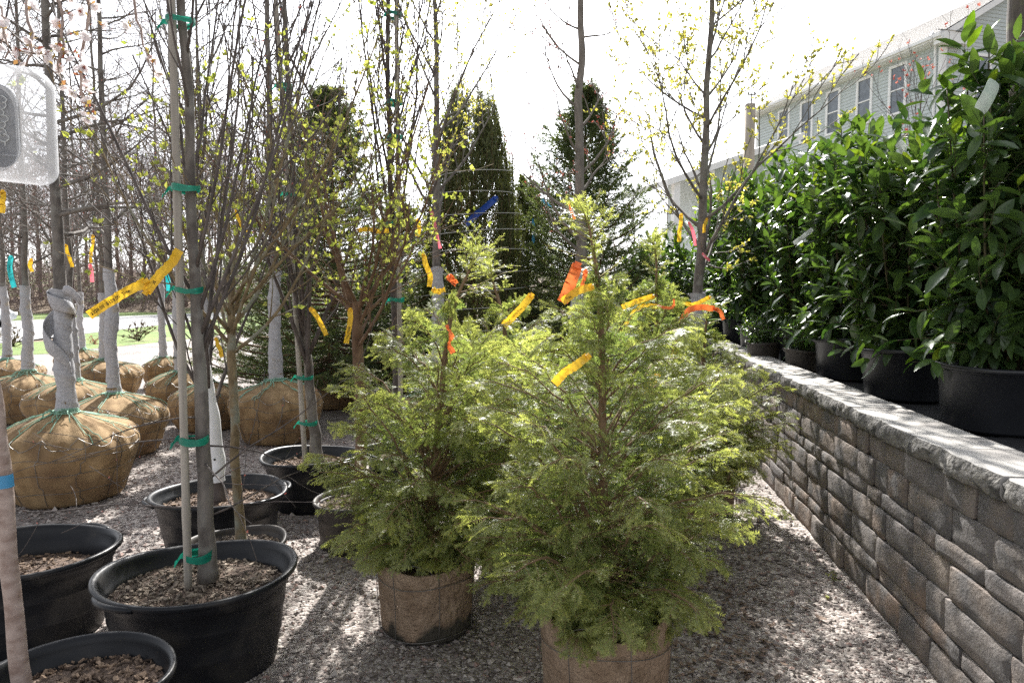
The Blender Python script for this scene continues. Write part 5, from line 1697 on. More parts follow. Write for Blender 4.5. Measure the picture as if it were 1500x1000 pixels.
def laurel(label, x, y, pR, pH, ht, crown_r, seed, singles=0, leaf=(0.115, 0.185), nst=15, name='cherry_laurel', group='cherry laurels in pots along the terrace', pm='pot_laurel', young_top=True, nsh=13, nlf=8):
    rng = np.random.default_rng(seed)
    t = thing(name, label, 'shrub', (x, y, TERR + 0.012), 0, group)
    pot(t, pR, pR, pH, M[pm], seed, soil_z=pH - 0.04, handles=0, ribs=(), band=0.12, nchip=60, warp=0.004, base=0.86)
    z0 = pH - 0.05
    az = np.arange(nst) * 2.39996 + rng.uniform(-.3, .3, nst)
    q = np.sqrt((np.arange(nst) + 0.5) / nst)
    st = np.stack([np.cos(az) * 0.12 * q * pR / 0.3, np.sin(az) * 0.12 * q * pR / 0.3, np.full(nst, z0)], -1)
    hh = ht * rng.uniform(0.80, 1.04, nst) * (1.02 - 0.20 * q)
    en = np.stack([np.cos(az) * crown_r * q * 0.85, np.sin(az) * crown_r * q * 0.85, hh], -1)
    mid = st * 0.4 + en * 0.6
    mid[:, 2] = z0 + (hh - z0) * 0.48
    S_ = np.stack([spline([st[i], mid[i], en[i]], 10) for i in range(nst)])
    SR = np.linspace(0.008, 0.003, 10)[None] * np.ones((nst, 1)) * (ht / 1.9)
    sb = MB()
    sb.tubes(S_, SR, 5)
    sh, shr = grow(S_, SR, nsh, rng, t=(0.02, 0.95), ang=(35, 70), ln=(0.18 * ht / 1.9 + 0.05, 0.45 * ht / 1.9 + 0.05), npts=6, up=0.13, wig=0.06, rr=0.6, shape=lambda q_: 1.25 - 0.6 * q_)
    lw_, lwr = grow(S_, SR, 4, rng, t=(0.02, 0.30), ang=(55, 95), ln=(0.12 * ht, 0.21 * ht), npts=6, up=-0.03, wig=0.08, rr=0.6)
    sh, shr = np.concatenate([sh, lw_]), np.concatenate([shr, lwr])
    sb.tubes(sh, shr, 3, cap=False)
    sb.build('stems', M['laurel_stem'], t)
    allp = np.concatenate([sh, spline_resample(S_[:, 5:], 6), spline_resample(S_[:, 1:6], 6)])
    m = len(allp)
    n = nlf
    idx = np.repeat(np.arange(m), n)
    tt2 = np.tile((np.arange(n) + 0.7) / n, m)
    f = np.clip(tt2, 0, 0.999) * 5
    i = f.astype(int)
    w = (f - i)[:, None]
    a, b = allp[idx, i], allp[idx, i + 1]
    p = a + (b - a) * w
    tg = nrm(b - a)
    ph = np.tile(np.arange(n) * 2.4, m) + np.repeat(rng.uniform(0, 6.28, m), n)
    ref = nrm(np.cross(tg, np.array([0.31, 0.77, 0.2])))
    rf2 = np.cross(tg, ref)
    out = ref * np.cos(ph)[:, None] + rf2 * np.sin(ph)[:, None]
    hrel = p[:, 2] / ht
    an = np.radians(np.where(tt2 > 0.8, rng.uniform(15, 42, len(tt2)), rng.uniform(45, 85, len(tt2)) + 14 * (1 - hrel)))
    d = nrm(tg * np.cos(an)[:, None] + out * np.sin(an)[:, None] + np.array([0, 0, -0.30])[None] * (1 - tt2[:, None]) + rng.normal(size=p.shape) * 0.10)
    zup = np.array([0, 0, 1.0]) + rng.normal(size=p.shape) * 0.28
    s = nrm(np.cross(zup, d))
    d[-nst * n:] = nrm(d[-nst * n:] * np.array([1, 1, 0.4]) - np.array([0, 0, 0.35]))
    s = nrm(np.cross(zup, d))
    nn = np.cross(d, s)
    L_ = rng.uniform(leaf[0], leaf[1], len(idx)) * np.where(tt2 > 0.9, 0.8, 1.0)
    young = (tt2 > 0.86) & (rng.random(len(idx)) < np.clip((hrel - 0.45) * 1.5, 0.04, 0.8)) if young_top else np.zeros(len(idx), bool)
    kind = rng.integers(0, 4, len(idx))
    # those that show largest become leaves of their own
    wpos = p + np.array([x, y, TERR])
    dist = np.linalg.norm(wpos - np.array([0, 0, CAM_Z]), axis=1)
    outw = np.sum(nrm(p * np.array([1, 1, 0.0])) * nrm(np.array([-x, -y, 0.0])), 1) * np.linalg.norm(p[:, :2], axis=1)
    order = np.argsort(dist - 1.2 * outw)
    rank = np.empty(len(order), int)
    rank[order] = np.arange(len(order))
    for k in np.nonzero(rank < singles)[0]:
        o = bpy.data.objects.new('leaf', LM[int(young[k])][kind[k]])
        mtx = Matrix(((d[k, 0] * L_[k], s[k, 0] * L_[k], nn[k, 0] * L_[k], p[k, 0]), (d[k, 1] * L_[k], s[k, 1] * L_[k], nn[k, 1] * L_[k], p[k, 1]), (d[k, 2] * L_[k], s[k, 2] * L_[k], nn[k, 2] * L_[k], p[k, 2]), (0, 0, 0, 1)))
        COL.objects.link(o)
        o.parent = t
        o.matrix_local = mtx
    for yg in (0, 1):
        mb = MB()
        for kd in range(4):
            sel = np.nonzero((rank >= singles) & (young == bool(yg)) & (kind == kd))[0]
            if not len(sel):
                continue
            lv = np.concatenate(LV[kd].v)
            lv, lf = lv[:21], LV[kd].f4[0]
            V = p[sel, None] + (lv[None, :, 0:1] * d[sel, None] + lv[None, :, 1:2] * s[sel, None] + lv[None, :, 2:3] * nn[sel, None]) * L_[sel, None, None]
            mb.add(V.reshape(-1, 3), f4=(lf[None] + (np.arange(len(sel)) * len(lv))[:, None, None]).reshape(-1, 4))
        if mb.n:
            mb.build('young_foliage' if yg else 'foliage', M['laurel_young' if yg else 'laurel'], t, True, kind='stuff')
    return t
def spline_resample(S_, n):
    return np.stack([spline(q_, n) for q_ in S_])
ln_ = [('large cherry laurel in the black pot nearest the end of the cap stones', 2.57, 3.58, 2.10, 290), ('cherry laurel with a green and white tag in its top shoots', 2.70, 4.65, 1.96, 290),
       ('cherry laurel with a white strap behind the small potted shrub', 2.85, 5.72, 2.12, 290), ('cherry laurel fourth along the terrace beyond the small shrub', 3.02, 6.95, 2.34, 230)]
for i, (lb, x, y, h, sg) in enumerate(ln_):
    laurel(lb, x, y, 0.295, 0.34, h, 0.43 if i == 0 else 0.50, 100 + i, sg)
far = laurel('cherry laurel at the far end of the terrace beside the leafing tree', 3.10, 8.4, 0.30, 0.34, 2.5, 0.66, 110, 120)
for (x, y, s, rz, lb) in ((2.25, 10.4, 1.05, 0.5, 'cherry laurel on the gravel behind the vase shaped tree'), (2.75, 12.6, 1.1, 2.5, 'cherry laurel on the gravel beyond the last of the wall'), (3.35, 9.9, 1.0, 2.0, 'farthest cherry laurel of the terrace row behind the yellow-green tree'), (3.55, 11.5, 1.02, 4.0, 'cherry laurel at the last bend of the terrace'),
                      (3.75, 4.4, 0.85, 1.0, 'cherry laurel in the back row behind the large one'), (3.85, 5.6, 0.86, 3.2, 'cherry laurel in the back row behind the tagged one'),
                      (4.05, 7.0, 0.95, 5.1, 'cherry laurel in the back row before the house porch'), (3.55, 3.1, 0.85, 2.7, 'cherry laurel in the back row below the mossy pole')):
    c = copy_tree(far)
    for ch in list(c.children):                     # these stand behind: their single leaves do not show
        pass
    c.location = (x, y, TERR + 0.012 if x > 2.9 else 0.0)
    c.rotation_euler = (0, 0, rz)
    c.scale = (s, s, s)
    c['label'] = lb
laurel('small leaved green shrub in a little pot on the terrace edge', 2.70, 6.30, 0.17, 0.20, 0.52, 0.26, 130, 0, leaf=(0.03, 0.055), nst=12, name='small_shrub', group='small shrubs in little pots', nsh=7, nlf=8, pm='pot_dusty')
laurel('second small shrub in a little pot behind the hemlocks on the terrace', 2.66, 7.2, 0.18, 0.20, 0.55, 0.28, 131, 0, leaf=(0.03, 0.055), nst=12, name='small_shrub', group='small shrubs in little pots', nsh=7, nlf=8, pm='pot_dusty')
# ------------------------------------------------------------------ marking tapes
def text_mesh(body, size):
    cu = bpy.data.curves.new('lettering', 'FONT')
    cu.body = body
    cu.size = size
    cu.resolution_u = 2
    cu.offset = size * 0.018
    o = bpy.data.objects.new('lettering', cu)
    COL.objects.link(o)
    dg = bpy.context.evaluated_depsgraph_get()
    me = bpy.data.meshes.new_from_object(o.evaluated_get(dg))
    bpy.data.objects.remove(o)
    return me
def tape(label, pts, w, m, text=None, tsize=0.6, seed=0, roll=0.25, at=0.05, cat='tape', name='marking_tape', knot=True):
    rg = np.random.default_rng(seed + 500)
    W = np.array([P(*q) for q in pts])
    base = W[0].copy()
    n = 26
    c = spline(W - base, n)
    c[2:-2] += rg.normal(0, 0.0012, (n - 4, 3))
    tg = np.gradient(c, axis=0)
    tg = nrm(tg)
    view = nrm(base - np.array([0, 0, CAM_Z]))
    wd_ = nrm(np.cross(tg, view))
    nrml = np.cross(wd_, tg)
    s = np.linspace(0, 1, n)
    rl = (roll * np.sin(s * 4.5 + seed) + roll * 0.5 * np.sin(s * 9 + seed * 2))[:, None]
    wd2 = wd_ * np.cos(rl) + nrml * np.sin(rl)
    o_ = thing(name, label, cat, base)
    mb = MB()
    cols = [c + wd2 * (w * e) + np.cross(wd2, tg) * (w * 0.10 * (1 - (2 * e) ** 2)) for e in (-0.5, -0.25, 0, 0.25, 0.5)]
    mb.grid(np.stack(cols, 1))
    st = mb.build('strip', M[m], o_)
    if knot:
        k = MB()
        th = np.linspace(0, 2 * math.pi, 12)
        cc = c[0] + (wd_[0] * np.cos(th)[:, None] + view * np.sin(th)[:, None]) * w * 0.35
        k.grid(np.stack([cc + tg[0] * w * 0.30, cc * 0.8 + c[0] * 0.2, cc - tg[0] * w * 0.30], 1))
        k.build('knot', M[m], o_)
    if text:
        me = text_mesh(text, w * tsize)
        v = np.empty(len(me.vertices) * 3, np.float32)
        me.vertices.foreach_get('co', v)
        v = v.reshape(-1, 3).astype(float)
        arc = np.concatenate([[0], np.cumsum(np.linalg.norm(np.diff(c, axis=0), axis=1))])
        rev = W[-1][0] < W[0][0] - 0.002                # lettering reads away from the knot or towards it
        x = v[:, 0] + at * arc[-1]
        y = v[:, 1] - w * tsize * 0.36
        a = (arc[-1] - x) if rev else x
        sgn = 1.0 if not rev else -1.0
        f = np.interp(a, arc, np.arange(n))
        i = np.clip(f.astype(int), 0, n - 2)
        q = (f - i)[:, None]
        lerp = lambda A: A[i] * (1 - q) + A[i + 1] * q
        ww = lerp(wd2)
        up_s = 1.0 if not rev else -1.0
        # across the tape, upwards in the lettering
        pos = lerp(c) + ww * (y * up_s * (1 if True else 1))[:, None]
        nv = nrm(np.cross(ww, lerp(tg)))
        nv = nv * np.where(np.sum(nv * view, 1) > 0, -1, 1)[:, None]
        e = y / w
        curve = np.cross(ww, lerp(tg)) * (w * 0.10 * (1 - (2 * e) ** 2))[:, None]
        pos = pos + curve + nv * 0.0012
        me.vertices.foreach_set('co', pos.astype(np.float32).ravel())
        me.update()
        me.materials.clear()
        me.materials.append(M['ink'])
        link('lettering', me, st)
    return o_
tape('yellow price tape reading Tree with two prices, tied to the staked maple', [(214, 412, 2.72), (192, 424, 2.70), (160, 442, 2.68), (130, 462, 2.66)], 0.036, 'tape_yellow', '$328.00  $129.00  Tree', 0.50, 1, 0.06, 0.03)
tape('yellow tape strand rising from the price tape knot on the staked maple', [(214, 428, 2.72), (232, 405, 2.74), (250, 386, 2.78), (263, 366, 2.80)], 0.036, 'tape_yellow', 'JB', 0.4, 2, 0.10, 0.2)
tape('curved yellow tape hanging low on the brown barked tree', [(455, 452, 4.0), (462, 460, 4.0), (470, 474, 4.0), (478, 491, 4.0)], 0.028, 'tape_yellow', seed=3)
tape('straight hanging yellow tape with black print on the brown barked tree', [(513, 453, 4.05), (513, 470, 4.04), (510, 487, 4.03), (507, 503, 4.03)], 0.030, 'tape_yellow', 'Tree 120.00', 0.55, 4, 0.1, 0.12)
tape('level yellow tape wound high on the brown barked tree', [(525, 337, 4.15), (540, 336, 4.12), (556, 339, 4.12), (570, 338, 4.15)], 0.026, 'tape_yellow', 'Tree', 0.5, 5, 0.1, 0.5)
tape('short forked yellow tape near the pink one behind the left hemlock', [(612, 322, 4.6), (614, 334, 4.6), (611, 346, 4.6)], 0.028, 'tape_yellow', seed=6)
tape('yellow tape dropping beside the grey wrap behind the left hemlock', [(620, 372, 4.4), (624, 388, 4.4), (630, 404, 4.4), (629, 420, 4.4)], 0.034, 'tape_yellow', seed=7, roll=0.4)
tape('pink tape on the trunk behind the left hemlock', [(631, 308, 7.0), (636, 326, 7.0), (640, 345, 7.0), (645, 364, 7.0)], 0.035, 'tape_pink', seed=8, roll=0.5)
tape('crumpled orange tape at the tip of the hemlock with bent tip', [(657, 405, 2.9), (663, 410, 2.88), (668, 416, 2.88)], 0.03, 'tape_orange', seed=9, roll=0.6)
tape('crumpled yellow tape below the tip of the hemlock with bent tip', [(634, 424, 2.85), (642, 427, 2.82), (652, 424, 2.82)], 0.024, 'tape_yellow', seed=10, roll=0.6)
tape('twisted orange tape halfway down the hemlock with bent tip', [(655, 478, 2.68), (661, 492, 2.66), (658, 504, 2.66), (664, 517, 2.66)], 0.022, 'tape_orange', seed=11, roll=0.9)
tape('dark blue tape slanting across the bound spruce', [(727, 290, 9.35), (712, 303, 9.3), (696, 316, 9.3), (682, 329, 9.3)], 0.085, 'tape_blue', seed=12)
tape('printed yellow tape on the hemlock hidden between the front ones', [(779, 432, 3.25), (768, 446, 3.22), (754, 461, 3.2), (738, 477, 3.2)], 0.034, 'tape_yellow', 'CULK  100.00  Tree', 0.42, 13, 0.08, 0.04)
tape('broad orange tape pair on the leader of the broad front hemlock', [(846, 388, 2.42), (840, 404, 2.40), (832, 424, 2.39), (824, 442, 2.38)], 0.040, 'tape_orange', seed=14, roll=0.35)
tape('narrow orange tape end beside the broad pair on the front hemlock', [(858, 396, 2.42), (856, 408, 2.42), (851, 424, 2.41)], 0.016, 'tape_orange', seed=15, roll=0.7)
tape('yellow tape crossing under the broad orange pair', [(868, 420, 2.40), (852, 424, 2.36), (838, 432, 2.35), (824, 442, 2.34)], 0.026, 'tape_yellow', 'Tree', 0.5, 16, 0.12, 0.1)
tape('crinkled yellow tape low on the face of the broad front hemlock', [(862, 521, 2.05), (846, 533, 2.02), (828, 545, 2.0), (812, 562, 2.0)], 0.026, 'tape_yellow', '.. .', 0.4, 17, 0.3, 0.3)
tape('upper yellow tape reading Tree on the pointed hemlock', [(957, 434, 3.85), (943, 438, 3.82), (928, 443, 3.8), (911, 450, 3.8)], 0.030, 'tape_yellow', '129.  Tree', 0.5, 18, 0.06, 0.35)
tape('lower yellow tape with a long thin tail on the pointed hemlock', [(962, 449, 3.85), (942, 447, 3.8), (928, 459, 3.78), (916, 474, 3.78), (906, 487, 3.78)], 0.028, 'tape_yellow', seed=19, roll=0.5)
tape('thin red-orange tape end on the pointed hemlock', [(964, 447, 3.85), (976, 451, 3.82), (986, 449, 3.82), (987, 438, 3.82)], 0.016, 'tape_orange', seed=20, roll=0.6)
tape('long orange tape draped over the short spreading hemlock', [(1046, 452, 4.2), (1028, 450, 4.15), (1008, 455, 4.12), (997, 475, 4.1), (990, 502, 4.08), (985, 531, 4.08)], 0.036, 'tape_orange', seed=21, roll=0.5)
tape('short orange tape end curling down beside the long one', [(1048, 452, 4.2), (1055, 456, 4.18), (1060, 468, 4.18)], 0.024, 'tape_orange', seed=22, roll=0.3)
tape('yellow tape lying above the long orange one', [(1040, 435, 4.4), (1028, 441, 4.38), (1014, 446, 4.37), (1000, 443, 4.37)], 0.026, 'tape_yellow', '- - Tree', 0.5, 23, 0.1, 0.1)
tape('yellow tape low between the pointed and the broad hemlock', [(965, 549, 3.35), (957, 557, 3.32), (949, 567, 3.3), (937, 574, 3.3)], 0.034, 'tape_yellow', seed=24, roll=0.2)
tape('hanging yellow tape on the lowest branch of the vase shaped tree', [(998, 314, 6.5), (997, 328, 6.5), (995, 342, 6.5), (995, 354, 6.5)], 0.036, 'tape_yellow', '120', 0.5, 25, 0.2, 0.3)
tape('pink tape on the trunk of the vase shaped tree', [(1009, 326, 6.55), (1014, 336, 6.5), (1017, 348, 6.5), (1019, 360, 6.5)], 0.030, 'tape_pink', seed=26, roll=0.5)
tape('short yellow tape on the other side of the vase shaped tree', [(1036, 320, 6.55), (1032, 330, 6.5), (1031, 341, 6.5)], 0.028, 'tape_yellow', seed=27)
tape('pink tape end sticking out from the vase shaped tree', [(1029, 371, 6.6), (1034, 377, 6.5), (1040, 382, 6.5)], 0.024, 'tape_pink', seed=28)
tape('orange tape high on the red budded tree', [(833, 296, 5.6), (836, 308, 5.58), (842, 322, 5.58)], 0.024, 'tape_orange', seed=29, roll=0.5)
tape('light blue tape hanging on the pale spruce', [(781, 322, 10.6), (782, 338, 10.6), (781, 356, 10.6)], 0.045, 'tape_sky', seed=30)
tape('blue tape loop near the tip of the pale spruce', [(794, 293, 10.7), (799, 297, 10.65), (807, 304, 10.65)], 0.045, 'tape_sky', seed=31)
tape('teal printed tape on the tree at the lawn edge', [(16, 376, 8.3), (14, 392, 8.3), (17, 408, 8.3), (21, 421, 8.3)], 0.055, 'tape_teal', 'THE AC', 0.5, 32, 0.15, 0.25)
tape('forked yellow tape beside the teal printed one', [(46, 380, 8.4), (44, 389, 8.4), (47, 398, 8.4)], 0.045, 'tape_yellow', seed=33, roll=0.5)
tape('yellow tape hanging from the loosely wrapped tree', [(96, 359, 5.4), (98, 368, 5.4), (102, 379, 5.4), (106, 391, 5.4)], 0.026, 'tape_yellow', seed=34)
tape('long yellow tape behind the loosely wrapped tree', [(136, 345, 10.0), (136, 358, 10), (133, 372, 10), (133, 385, 10)], 0.045, 'tape_yellow', seed=35, roll=0.5)
tape('pink tape below the long yellow one by the lawn', [(132, 388, 10.0), (134, 398, 10.0), (135, 413, 10.0)], 0.05, 'tape_pink', seed=36, roll=0.2)
tape('long teal tape on the small balled tree', [(249, 378, 9.0), (243, 395, 8.95), (246, 410, 8.95), (247, 426, 8.95)], 0.055, 'tape_teal', seed=37, roll=0.6)
tape('yellow tape looped on the tan trunk of the small pot', [(316, 495, 3.45), (319, 504, 3.44), (323, 514, 3.44), (325, 523, 3.44)], 0.020, 'tape_yellow', seed=38, roll=0.5)
tape('yellow tape high among the leaves of the tan trunked tree', [(345, 308, 3.4), (349, 320, 3.4), (354, 331, 3.4), (361, 340, 3.4)], 0.014, 'tape_yellow', seed=39, roll=0.4)
tape('yellow tape hanging near the clear box', [(4, 280, 1.9), (4, 292, 1.9), (3, 312, 1.9)], 0.013, 'tape_yellow', seed=40, roll=0.2)

# ------------------------------------------------------------------ plant tags
M['tag_pale'] = mat('tag_pale', (0.42, 0.50, 0.44), (0.52, 0.58, 0.52), 20, rough=0.35, trans=0.3)
def plant_tag(label, c, w, h, ang, m, head=None):
    o_ = thing('plant_tag', label, 'tag', c)
    mb = MB()
    a = np.linspace(-1, 1, 7)
    b = np.linspace(-1, 1, 9)
    A, B_ = np.meshgrid(a, b)
    k = np.where(np.abs(B_) > 0.8, 0.85, 1.0)
    V = np.stack([A * w / 2 * k, 0.10 * w * A ** 2 + 0.05 * h * B_ ** 2, B_ * h / 2], -1)
    mb.grid(V)
    mb.grid((V + np.array([0, 0.0012, 0]))[:, ::-1])
    s_ = mb.build('card', M[m], o_)
    if head:
        mb = MB()
        sel = V[5:8, 1:6] + np.array([0, -0.0012, 0])
        mb.grid(sel)
        mb.grid(V[1:4, 1:6] + np.array([0, -0.0012, 0]))
        mb.build('print', M[head], s_)
    o_.rotation_euler = (0, ang, 0.2)
    return o_
plant_tag('green and white care tag hanging in the tagged laurel', P(1359, 231, 4.12), 0.055, 0.145, 0.15, 'tag_white', 'tag_green')
plant_tag('large pale care tag among the upper leaves of the nearest laurel', P(1450, 140, 3.12), 0.07, 0.15, 0.5, 'tag_pale')
plant_tag('thin white strap stuck across the laurel behind the small shrub', P(1178, 346, 5.22), 0.035, 0.19, 0.95, 'tag_white')
plant_tag('white stake label standing in the little pot on the terrace', P(1184, 484, 6.16), 0.035, 0.19, -0.2, 'tag_white')
plant_tag('small white tag low in the top shoots of the tagged laurel', P(1322, 215, 4.2), 0.07, 0.06, 0.9, 'tag_white')

# ------------------------------------------------------------------ clear plastic box hanging near the blossoms
def clear_mat():
    m = bpy.data.materials.new('clear_plastic')
    m.use_nodes = True
    N, K = m.node_tree.nodes, m.node_tree.links.new
    b = N['Principled BSDF']
    b.inputs['Base Color'].default_value = (0.86, 0.87, 0.88, 1)
    b.inputs['Roughness'].default_value = 0.22
    b.inputs['Transmission Weight'].default_value = 0.0
    tr = N.new('ShaderNodeBsdfTransparent')
    tr.inputs[0].default_value = (0.93, 0.94, 0.95, 1)
    tl = N.new('ShaderNodeBsdfTranslucent')
    tl.inputs[0].default_value = (0.8, 0.8, 0.82, 1)
    lw = N.new('ShaderNodeLayerWeight')
    lw.inputs[0].default_value = 0.35
    a = N.new('ShaderNodeMixShader')
    a.inputs[0].default_value = 0.45
    K(b.outputs[0], a.inputs[1])
    K(tl.outputs[0], a.inputs[2])
    x = N.new('ShaderNodeMixShader')
    mr = N.new('ShaderNodeMapRange')
    mr.inputs[3].default_value = 0.07
    mr.inputs[4].default_value = 0.65
    K(lw.outputs['Facing'], mr.inputs[0])
    K(mr.outputs[0], x.inputs[0])
    K(tr.outputs[0], x.inputs[1])
    K(a.outputs[0], x.inputs[2])
    K(x.outputs[0], N['Material Output'].inputs['Surface'])
    return m
M['clear'] = clear_mat()
M['panel_grey'] = mat('panel_grey', (0.10, 0.105, 0.115), (0.19, 0.195, 0.205), 25, 0.4, c3=(0.28, 0.28, 0.27), scale3=14, pos3=(0.5, 0.7))
bc = P(-2, 181, 0.95)
box_o = thing('clear_box', 'clear plastic box with rounded corners hanging beside the blossoms', 'box', bc)
HWD, HHT, DEP = 0.070, 0.077, 0.020
def rrect(hw, hh, r, n=8):
    pts_ = []
    for cx_, cz_, a0 in ((hw - r, hh - r, 0), (-hw + r, hh - r, 90), (-hw + r, -hh + r, 180), (hw - r, -hh + r, 270)):
        for k in range(n):
            a = rad(a0 + 90 * k / (n - 1))
            pts_.append((cx_ + r * math.cos(a), cz_ + r * math.sin(a)))
    return np.array(pts_)
mb = MB()
lay = [(0.86, -DEP), (0.95, -DEP * 0.93), (0.99, -DEP * 0.7), (1.0, -DEP * 0.3), (1.0, DEP * 0.5), (0.97, DEP * 0.9), (0.88, DEP)]
rings = []
for s_, y_ in lay:
    q = rrect(HWD * s_, HHT * s_, 0.022 * s_)
    rings.append(np.stack([q[:, 0], np.full(len(q), y_), q[:, 1] - 0.10 * q[:, 0]], -1))
V = np.stack(rings)
V = np.concatenate([V, V[:, :1]], 1)
mb.grid(V)
for rg_ in (rings[0], rings[-1]):
    c_ = rg_.mean(0)
    mb.add(np.concatenate([rg_, [c_]]), f3=[(i, (i + 1) % len(rg_), len(rg_)) for i in range(len(rg_))])
sh_ = mb.build('shell', M['clear'], box_o)
mb = MB()
q = rrect(HWD * 0.62, HHT * 0.72, 0.03)
pv = np.stack([q[:, 0] - 0.006, np.full(len(q), -0.014), q[:, 1] - 0.1 * q[:, 0] - 0.004], -1)
mb.add(np.concatenate([pv, [pv.mean(0)]]), f3=[(i, (i + 1) % len(pv), len(pv)) for i in range(len(pv))])
mb.add(np.concatenate([pv + np.array([0, .003, 0]), [pv.mean(0) + np.array([0, .003, 0])]]), f3=[((i + 1) % len(pv), i, len(pv)) for i in range(len(pv))])
mb.build('panel', M['panel_grey'], box_o)
mb = MB()
mb.tube(np.concatenate([pv * np.array([1.05, 1, 1.05]) + np.array([0, -0.003, 0]), pv[:1] * np.array([1.05, 1, 1.05]) + np.array([0, -.003, 0])]), 0.0009, 5)
for z_ in (-0.034, -0.041, -0.012, 0.012, 0.034):
    mb.tube([(0.056, -DEP * 0.8, z_), (0.071, -DEP * 0.6, z_ - 0.001)], 0.0016, 5)
mb.tube([(-0.05, -DEP * .95, -0.040), (0.035, -DEP * .95, -0.047)], 0.0010, 5)
mb.build('rib', M['clear'], box_o)
mb = MB()                                            # raised script on the panel, too blurred to read
s_ = np.linspace(0, 1, 60)
mb.tube(np.stack([0.016 + 0.006 * np.sin(s_ * 46) + 0.003 * np.sin(s_ * 17), np.full(60, -0.0155), 0.030 - 0.062 * s_ + 0.003 * np.cos(s_ * 46)], -1), 0.0008, 5)
mb.build('script', M['tag_white'], box_o)
mb = MB()
mb.tube(spline([np.array([0.0, 0, HHT * 0.98]), P(-12, 60, 1.05) - bc, P(-25, -20, 1.35) - bc, P(-40, -40, 1.80) - bc], 16), 0.0012, 5)
mb.build('cord', M['twine_pale'], box_o)

# ------------------------------------------------------------------ leaf litter, weeds, low plants
rg = np.random.default_rng(19)
def litter_leaf(mb, c, s, rg):
    a = rg.uniform(0, 6.28)
    d = np.array([math.cos(a), math.sin(a), rg.uniform(-0.1, 0.3)])
    e = np.array([-math.sin(a), math.cos(a), rg.uniform(-0.2, 0.2)])
    t = np.linspace(-1, 1, 5)
    w = np.array([0.15, 0.8, 1.0, 0.7, 0.05]) * 0.45
    cur = rg.uniform(0.1, 0.5)
    rows = []
    for k in range(5):
        p = c + d * t[k] * s + np.array([0, 0, 1.0]) * (cur * s * t[k] ** 2)
        rows.append([p - e * w[k] * s + np.array([0, 0, .3 * s * w[k]]), p, p + e * w[k] * s + np.array([0, 0, .35 * s * w[k]])])
    mb.grid(np.array(rows))
mb = MB()
for i in range(300):
    u, v = rg.normal(1065, 48), rg.normal(925, 62)
    q = G(min(max(u, 990), 1200), max(v, 770))
    litter_leaf(mb, q + np.array([0, 0, 0.010]), rg.uniform(0.010, 0.026), rg)
tag(mb.build('leaf_litter', M['dead_leaf'], None, True, kind='stuff'), 'brown dead leaves gathered on the gravel beside the front hemlock', 'leaf litter')
for (u, v, s, lb, m) in ((1202, 908, 0.035, 'curled pale brown leaf lying on the sunlit gravel near the wall', 'dead_leaf'), (1180, 893, 0.028, 'brown leaf beside the curled one on the gravel', 'dead_leaf'),
                         (1212, 876, 0.022, 'pale green fallen leaf on the gravel by the wall', 'leaf_spring')):
    mb = MB()
    litter_leaf(mb, np.array([0, 0, 0.008]), s, rg)
    o = mb.build('fallen_leaf', M[m])
    o.location = G(u, v)
    tag(o, lb, 'leaf')
def weed(label, u, v, n, s, m, name='weed', z=0.0, cat='weed'):
    o_ = thing(name, label, cat, G(u, v, z))
    mb = MB()
    pth = np.zeros((n, 4, 3))
    d = nrm(rg.normal(size=(n, 3)) * 0.6 + np.array([0, 0, 1.0]))
    for j in range(1, 4):
        pth[:, j] = pth[:, j - 1] + d * (s / 3)
        d = nrm(d + rg.normal(size=(n, 3)) * 0.2 - np.array([0, 0, 0.15]))
    st = MB()
    st.tubes(pth, np.full((n, 4), s * 0.012), 3)
    st.build('stems', M['laurel_stem'], o_)
    leaf_quads(mb, pth, 3, rg, (s * 0.10, s * 0.22))
    mb.build('leaves', M[m], o_, False, kind='stuff')
    return o_
weed('small pale weed sprouting at the foot of the retaining wall', 1222, 852, 14, 0.06, 'leaf_spring')
weed('tiny weed on the gravel near the fallen leaves', 1185, 882, 6, 0.025, 'leaf_spring')
weed('low twiggy brown shrub on the lawn before the road', 204, 499, 26, 0.7, 'dead_leaf', 'lawn_shrub', cat='shrub')
weed('low reddish plant on the lawn beside the twiggy shrub', 138, 504, 26, 0.30, 'bud_red', 'lawn_shrub', cat='shrub')
weed('low brown shrub on the lawn behind the balled trees', 20, 508, 26, 0.7, 'dead_leaf', 'lawn_shrub', cat='shrub')

# slim red budded tree before the house
q = P(1330, 430, 12.0)
t = thing('slim_tree', 'slim bare tree with coral red buds rising before the house wall', 'tree', (q[0], 12.0, 0))
p, r = trunk_path([(0, 0, 0), (0.05, 0, 2), (0.02, 0, 3.4), (0.1, 0, 5.2)], 0.05, 0.010, 14, 0.01, 4)
trunk_mesh(p, r).build('trunk', M['bark_dark'], t)
br, ends = crown(p, r, rg, dict(n=16, t=(0.5, 0.95), ang=(18, 40), ln=(0.8, 1.7), npts=7, up=0.08, wig=0.06, rr=0.5), dict(n=5, t=(0.2, 0.95), ang=(20, 45), ln=(0.3, 0.7), npts=5, up=0.06, wig=0.08, rr=0.5, rmin=0.003),
                 dict(n=3, t=(0.3, 1), ang=(25, 50), ln=(0.05, 0.2), npts=3, up=0.05, wig=0.1, rr=0.6, rmin=0.0025))
br.build('branches', M['bark_dark'], t)
b = MB()
kk = rg.random(len(ends[2])) < 0.35
leaf_quads(b, ends[2][kk], 1, rg, (0.03, 0.06), t=(0.8, 1.0), cluster=4)
b.build('buds', M['bud_red'], t, False, kind='stuff')

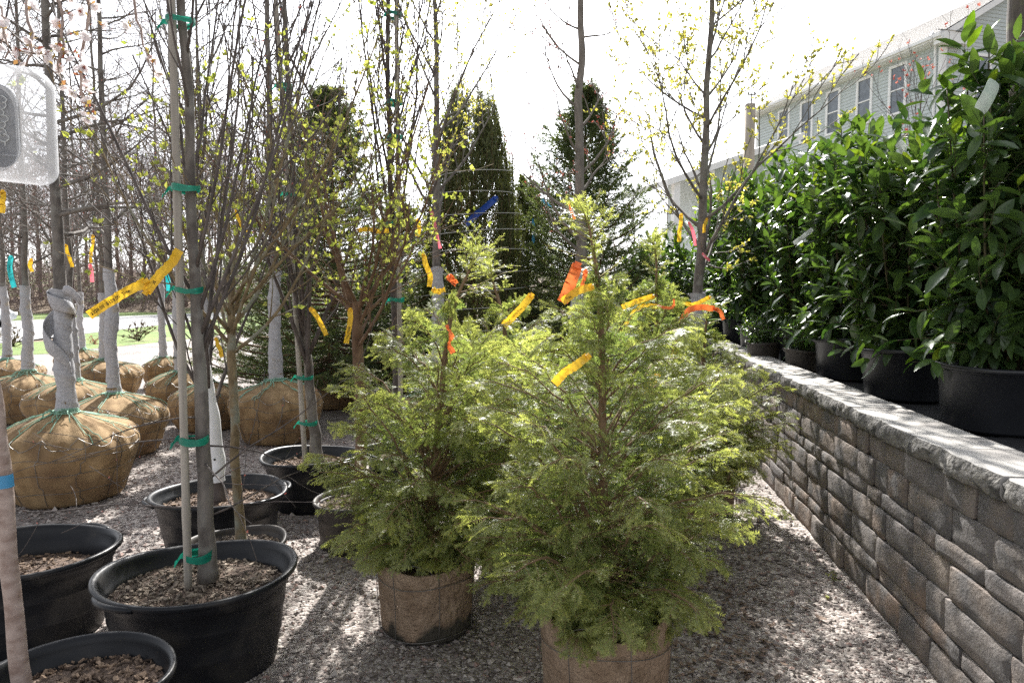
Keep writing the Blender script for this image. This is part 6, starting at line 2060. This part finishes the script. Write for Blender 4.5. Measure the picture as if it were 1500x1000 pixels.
# ------------------------------------------------------------------ car on the road, only its nose in view
M['car_paint'] = mat('car_paint', (0.42, 0.45, 0.48), rough=0.25, metal=0.4)
M['tyre'] = mat('tyre', (0.02, 0.02, 0.02), rough=0.8)
cq = G(-62, 480)
car = thing('parked_car', 'silver car standing on the road beyond the lawn', 'car', (cq[0], cq[1], 0.02), rad(8))
sec = [(-2.2, 0.45, 0.62, 0.70), (-2.1, 0.30, 0.86, 0.84), (-1.3, 0.25, 0.98, 0.88), (0.0, 0.24, 0.98, 0.90), (1.2, 0.25, 0.92, 0.88), (1.9, 0.28, 0.80, 0.84), (2.2, 0.38, 0.66, 0.72)]
rows = []
for (x, zl, zh, hw) in sec:
    rows.append([(x, -hw * .9, zl), (x, -hw, zl + .12), (x, -hw, zh - .1), (x, -hw * .88, zh), (x, hw * .88, zh), (x, hw, zh - .1), (x, hw, zl + .12), (x, hw * .9, zl), (x, -hw * .9, zl)])
mb = MB()
mb.grid(np.array(rows))
for k in (0, -1):
    e = np.array(rows[k])[:-1]
    mb.add(np.concatenate([e, [e.mean(0)]]), f3=[(i, (i + 1) % 8, 8) for i in range(8)])
bd = mb.build('body', M['car_paint'], car)
rows = []
for (x, zh, hw) in ((-1.9, 0.98, 0.78), (-1.2, 1.38, 0.62), (-0.3, 1.46, 0.62), (0.4, 1.40, 0.62), (1.15, 0.95, 0.76)):
    rows.append([(x, -0.82 if zh < 1.1 else -0.78, 0.93), (x, -hw, zh), (x, hw, zh), (x, 0.82 if zh < 1.1 else 0.78, 0.93)])
mb = MB()
mb.grid(np.array(rows))
mb.build('cabin', M['glass'], car)
mb = MB()
mb.box((-1.15, -0.6, 1.39), (0.35, 0.6, 1.475))
mb.build('roof', M['car_paint'], car)
for x in (-1.35, 1.4):
    for y in (-0.82, 0.82):
        mb = MB()
        mb.tube([(x, y - 0.1, 0.31), (x, y - .09, 0.31), (x, y + 0.09, 0.31), (x, y + 0.1, 0.31)], [0.27, 0.31, 0.31, 0.27], 20)
        wh = mb.build('wheel', M['tyre'], car)
        mb = MB()
        mb.tube([(x, y - 0.108, 0.31), (x, y + 0.108, 0.31)], [0.17, 0.17], 16)
        mb.build('rim', M['wire'], wh)
for y in (-0.6, 0.6):
    mb = MB()
    mb.box((2.10, y - 0.16, 0.55), (2.215, y + 0.16, 0.68))
    mb.build('headlight', M['trim_white'], car)
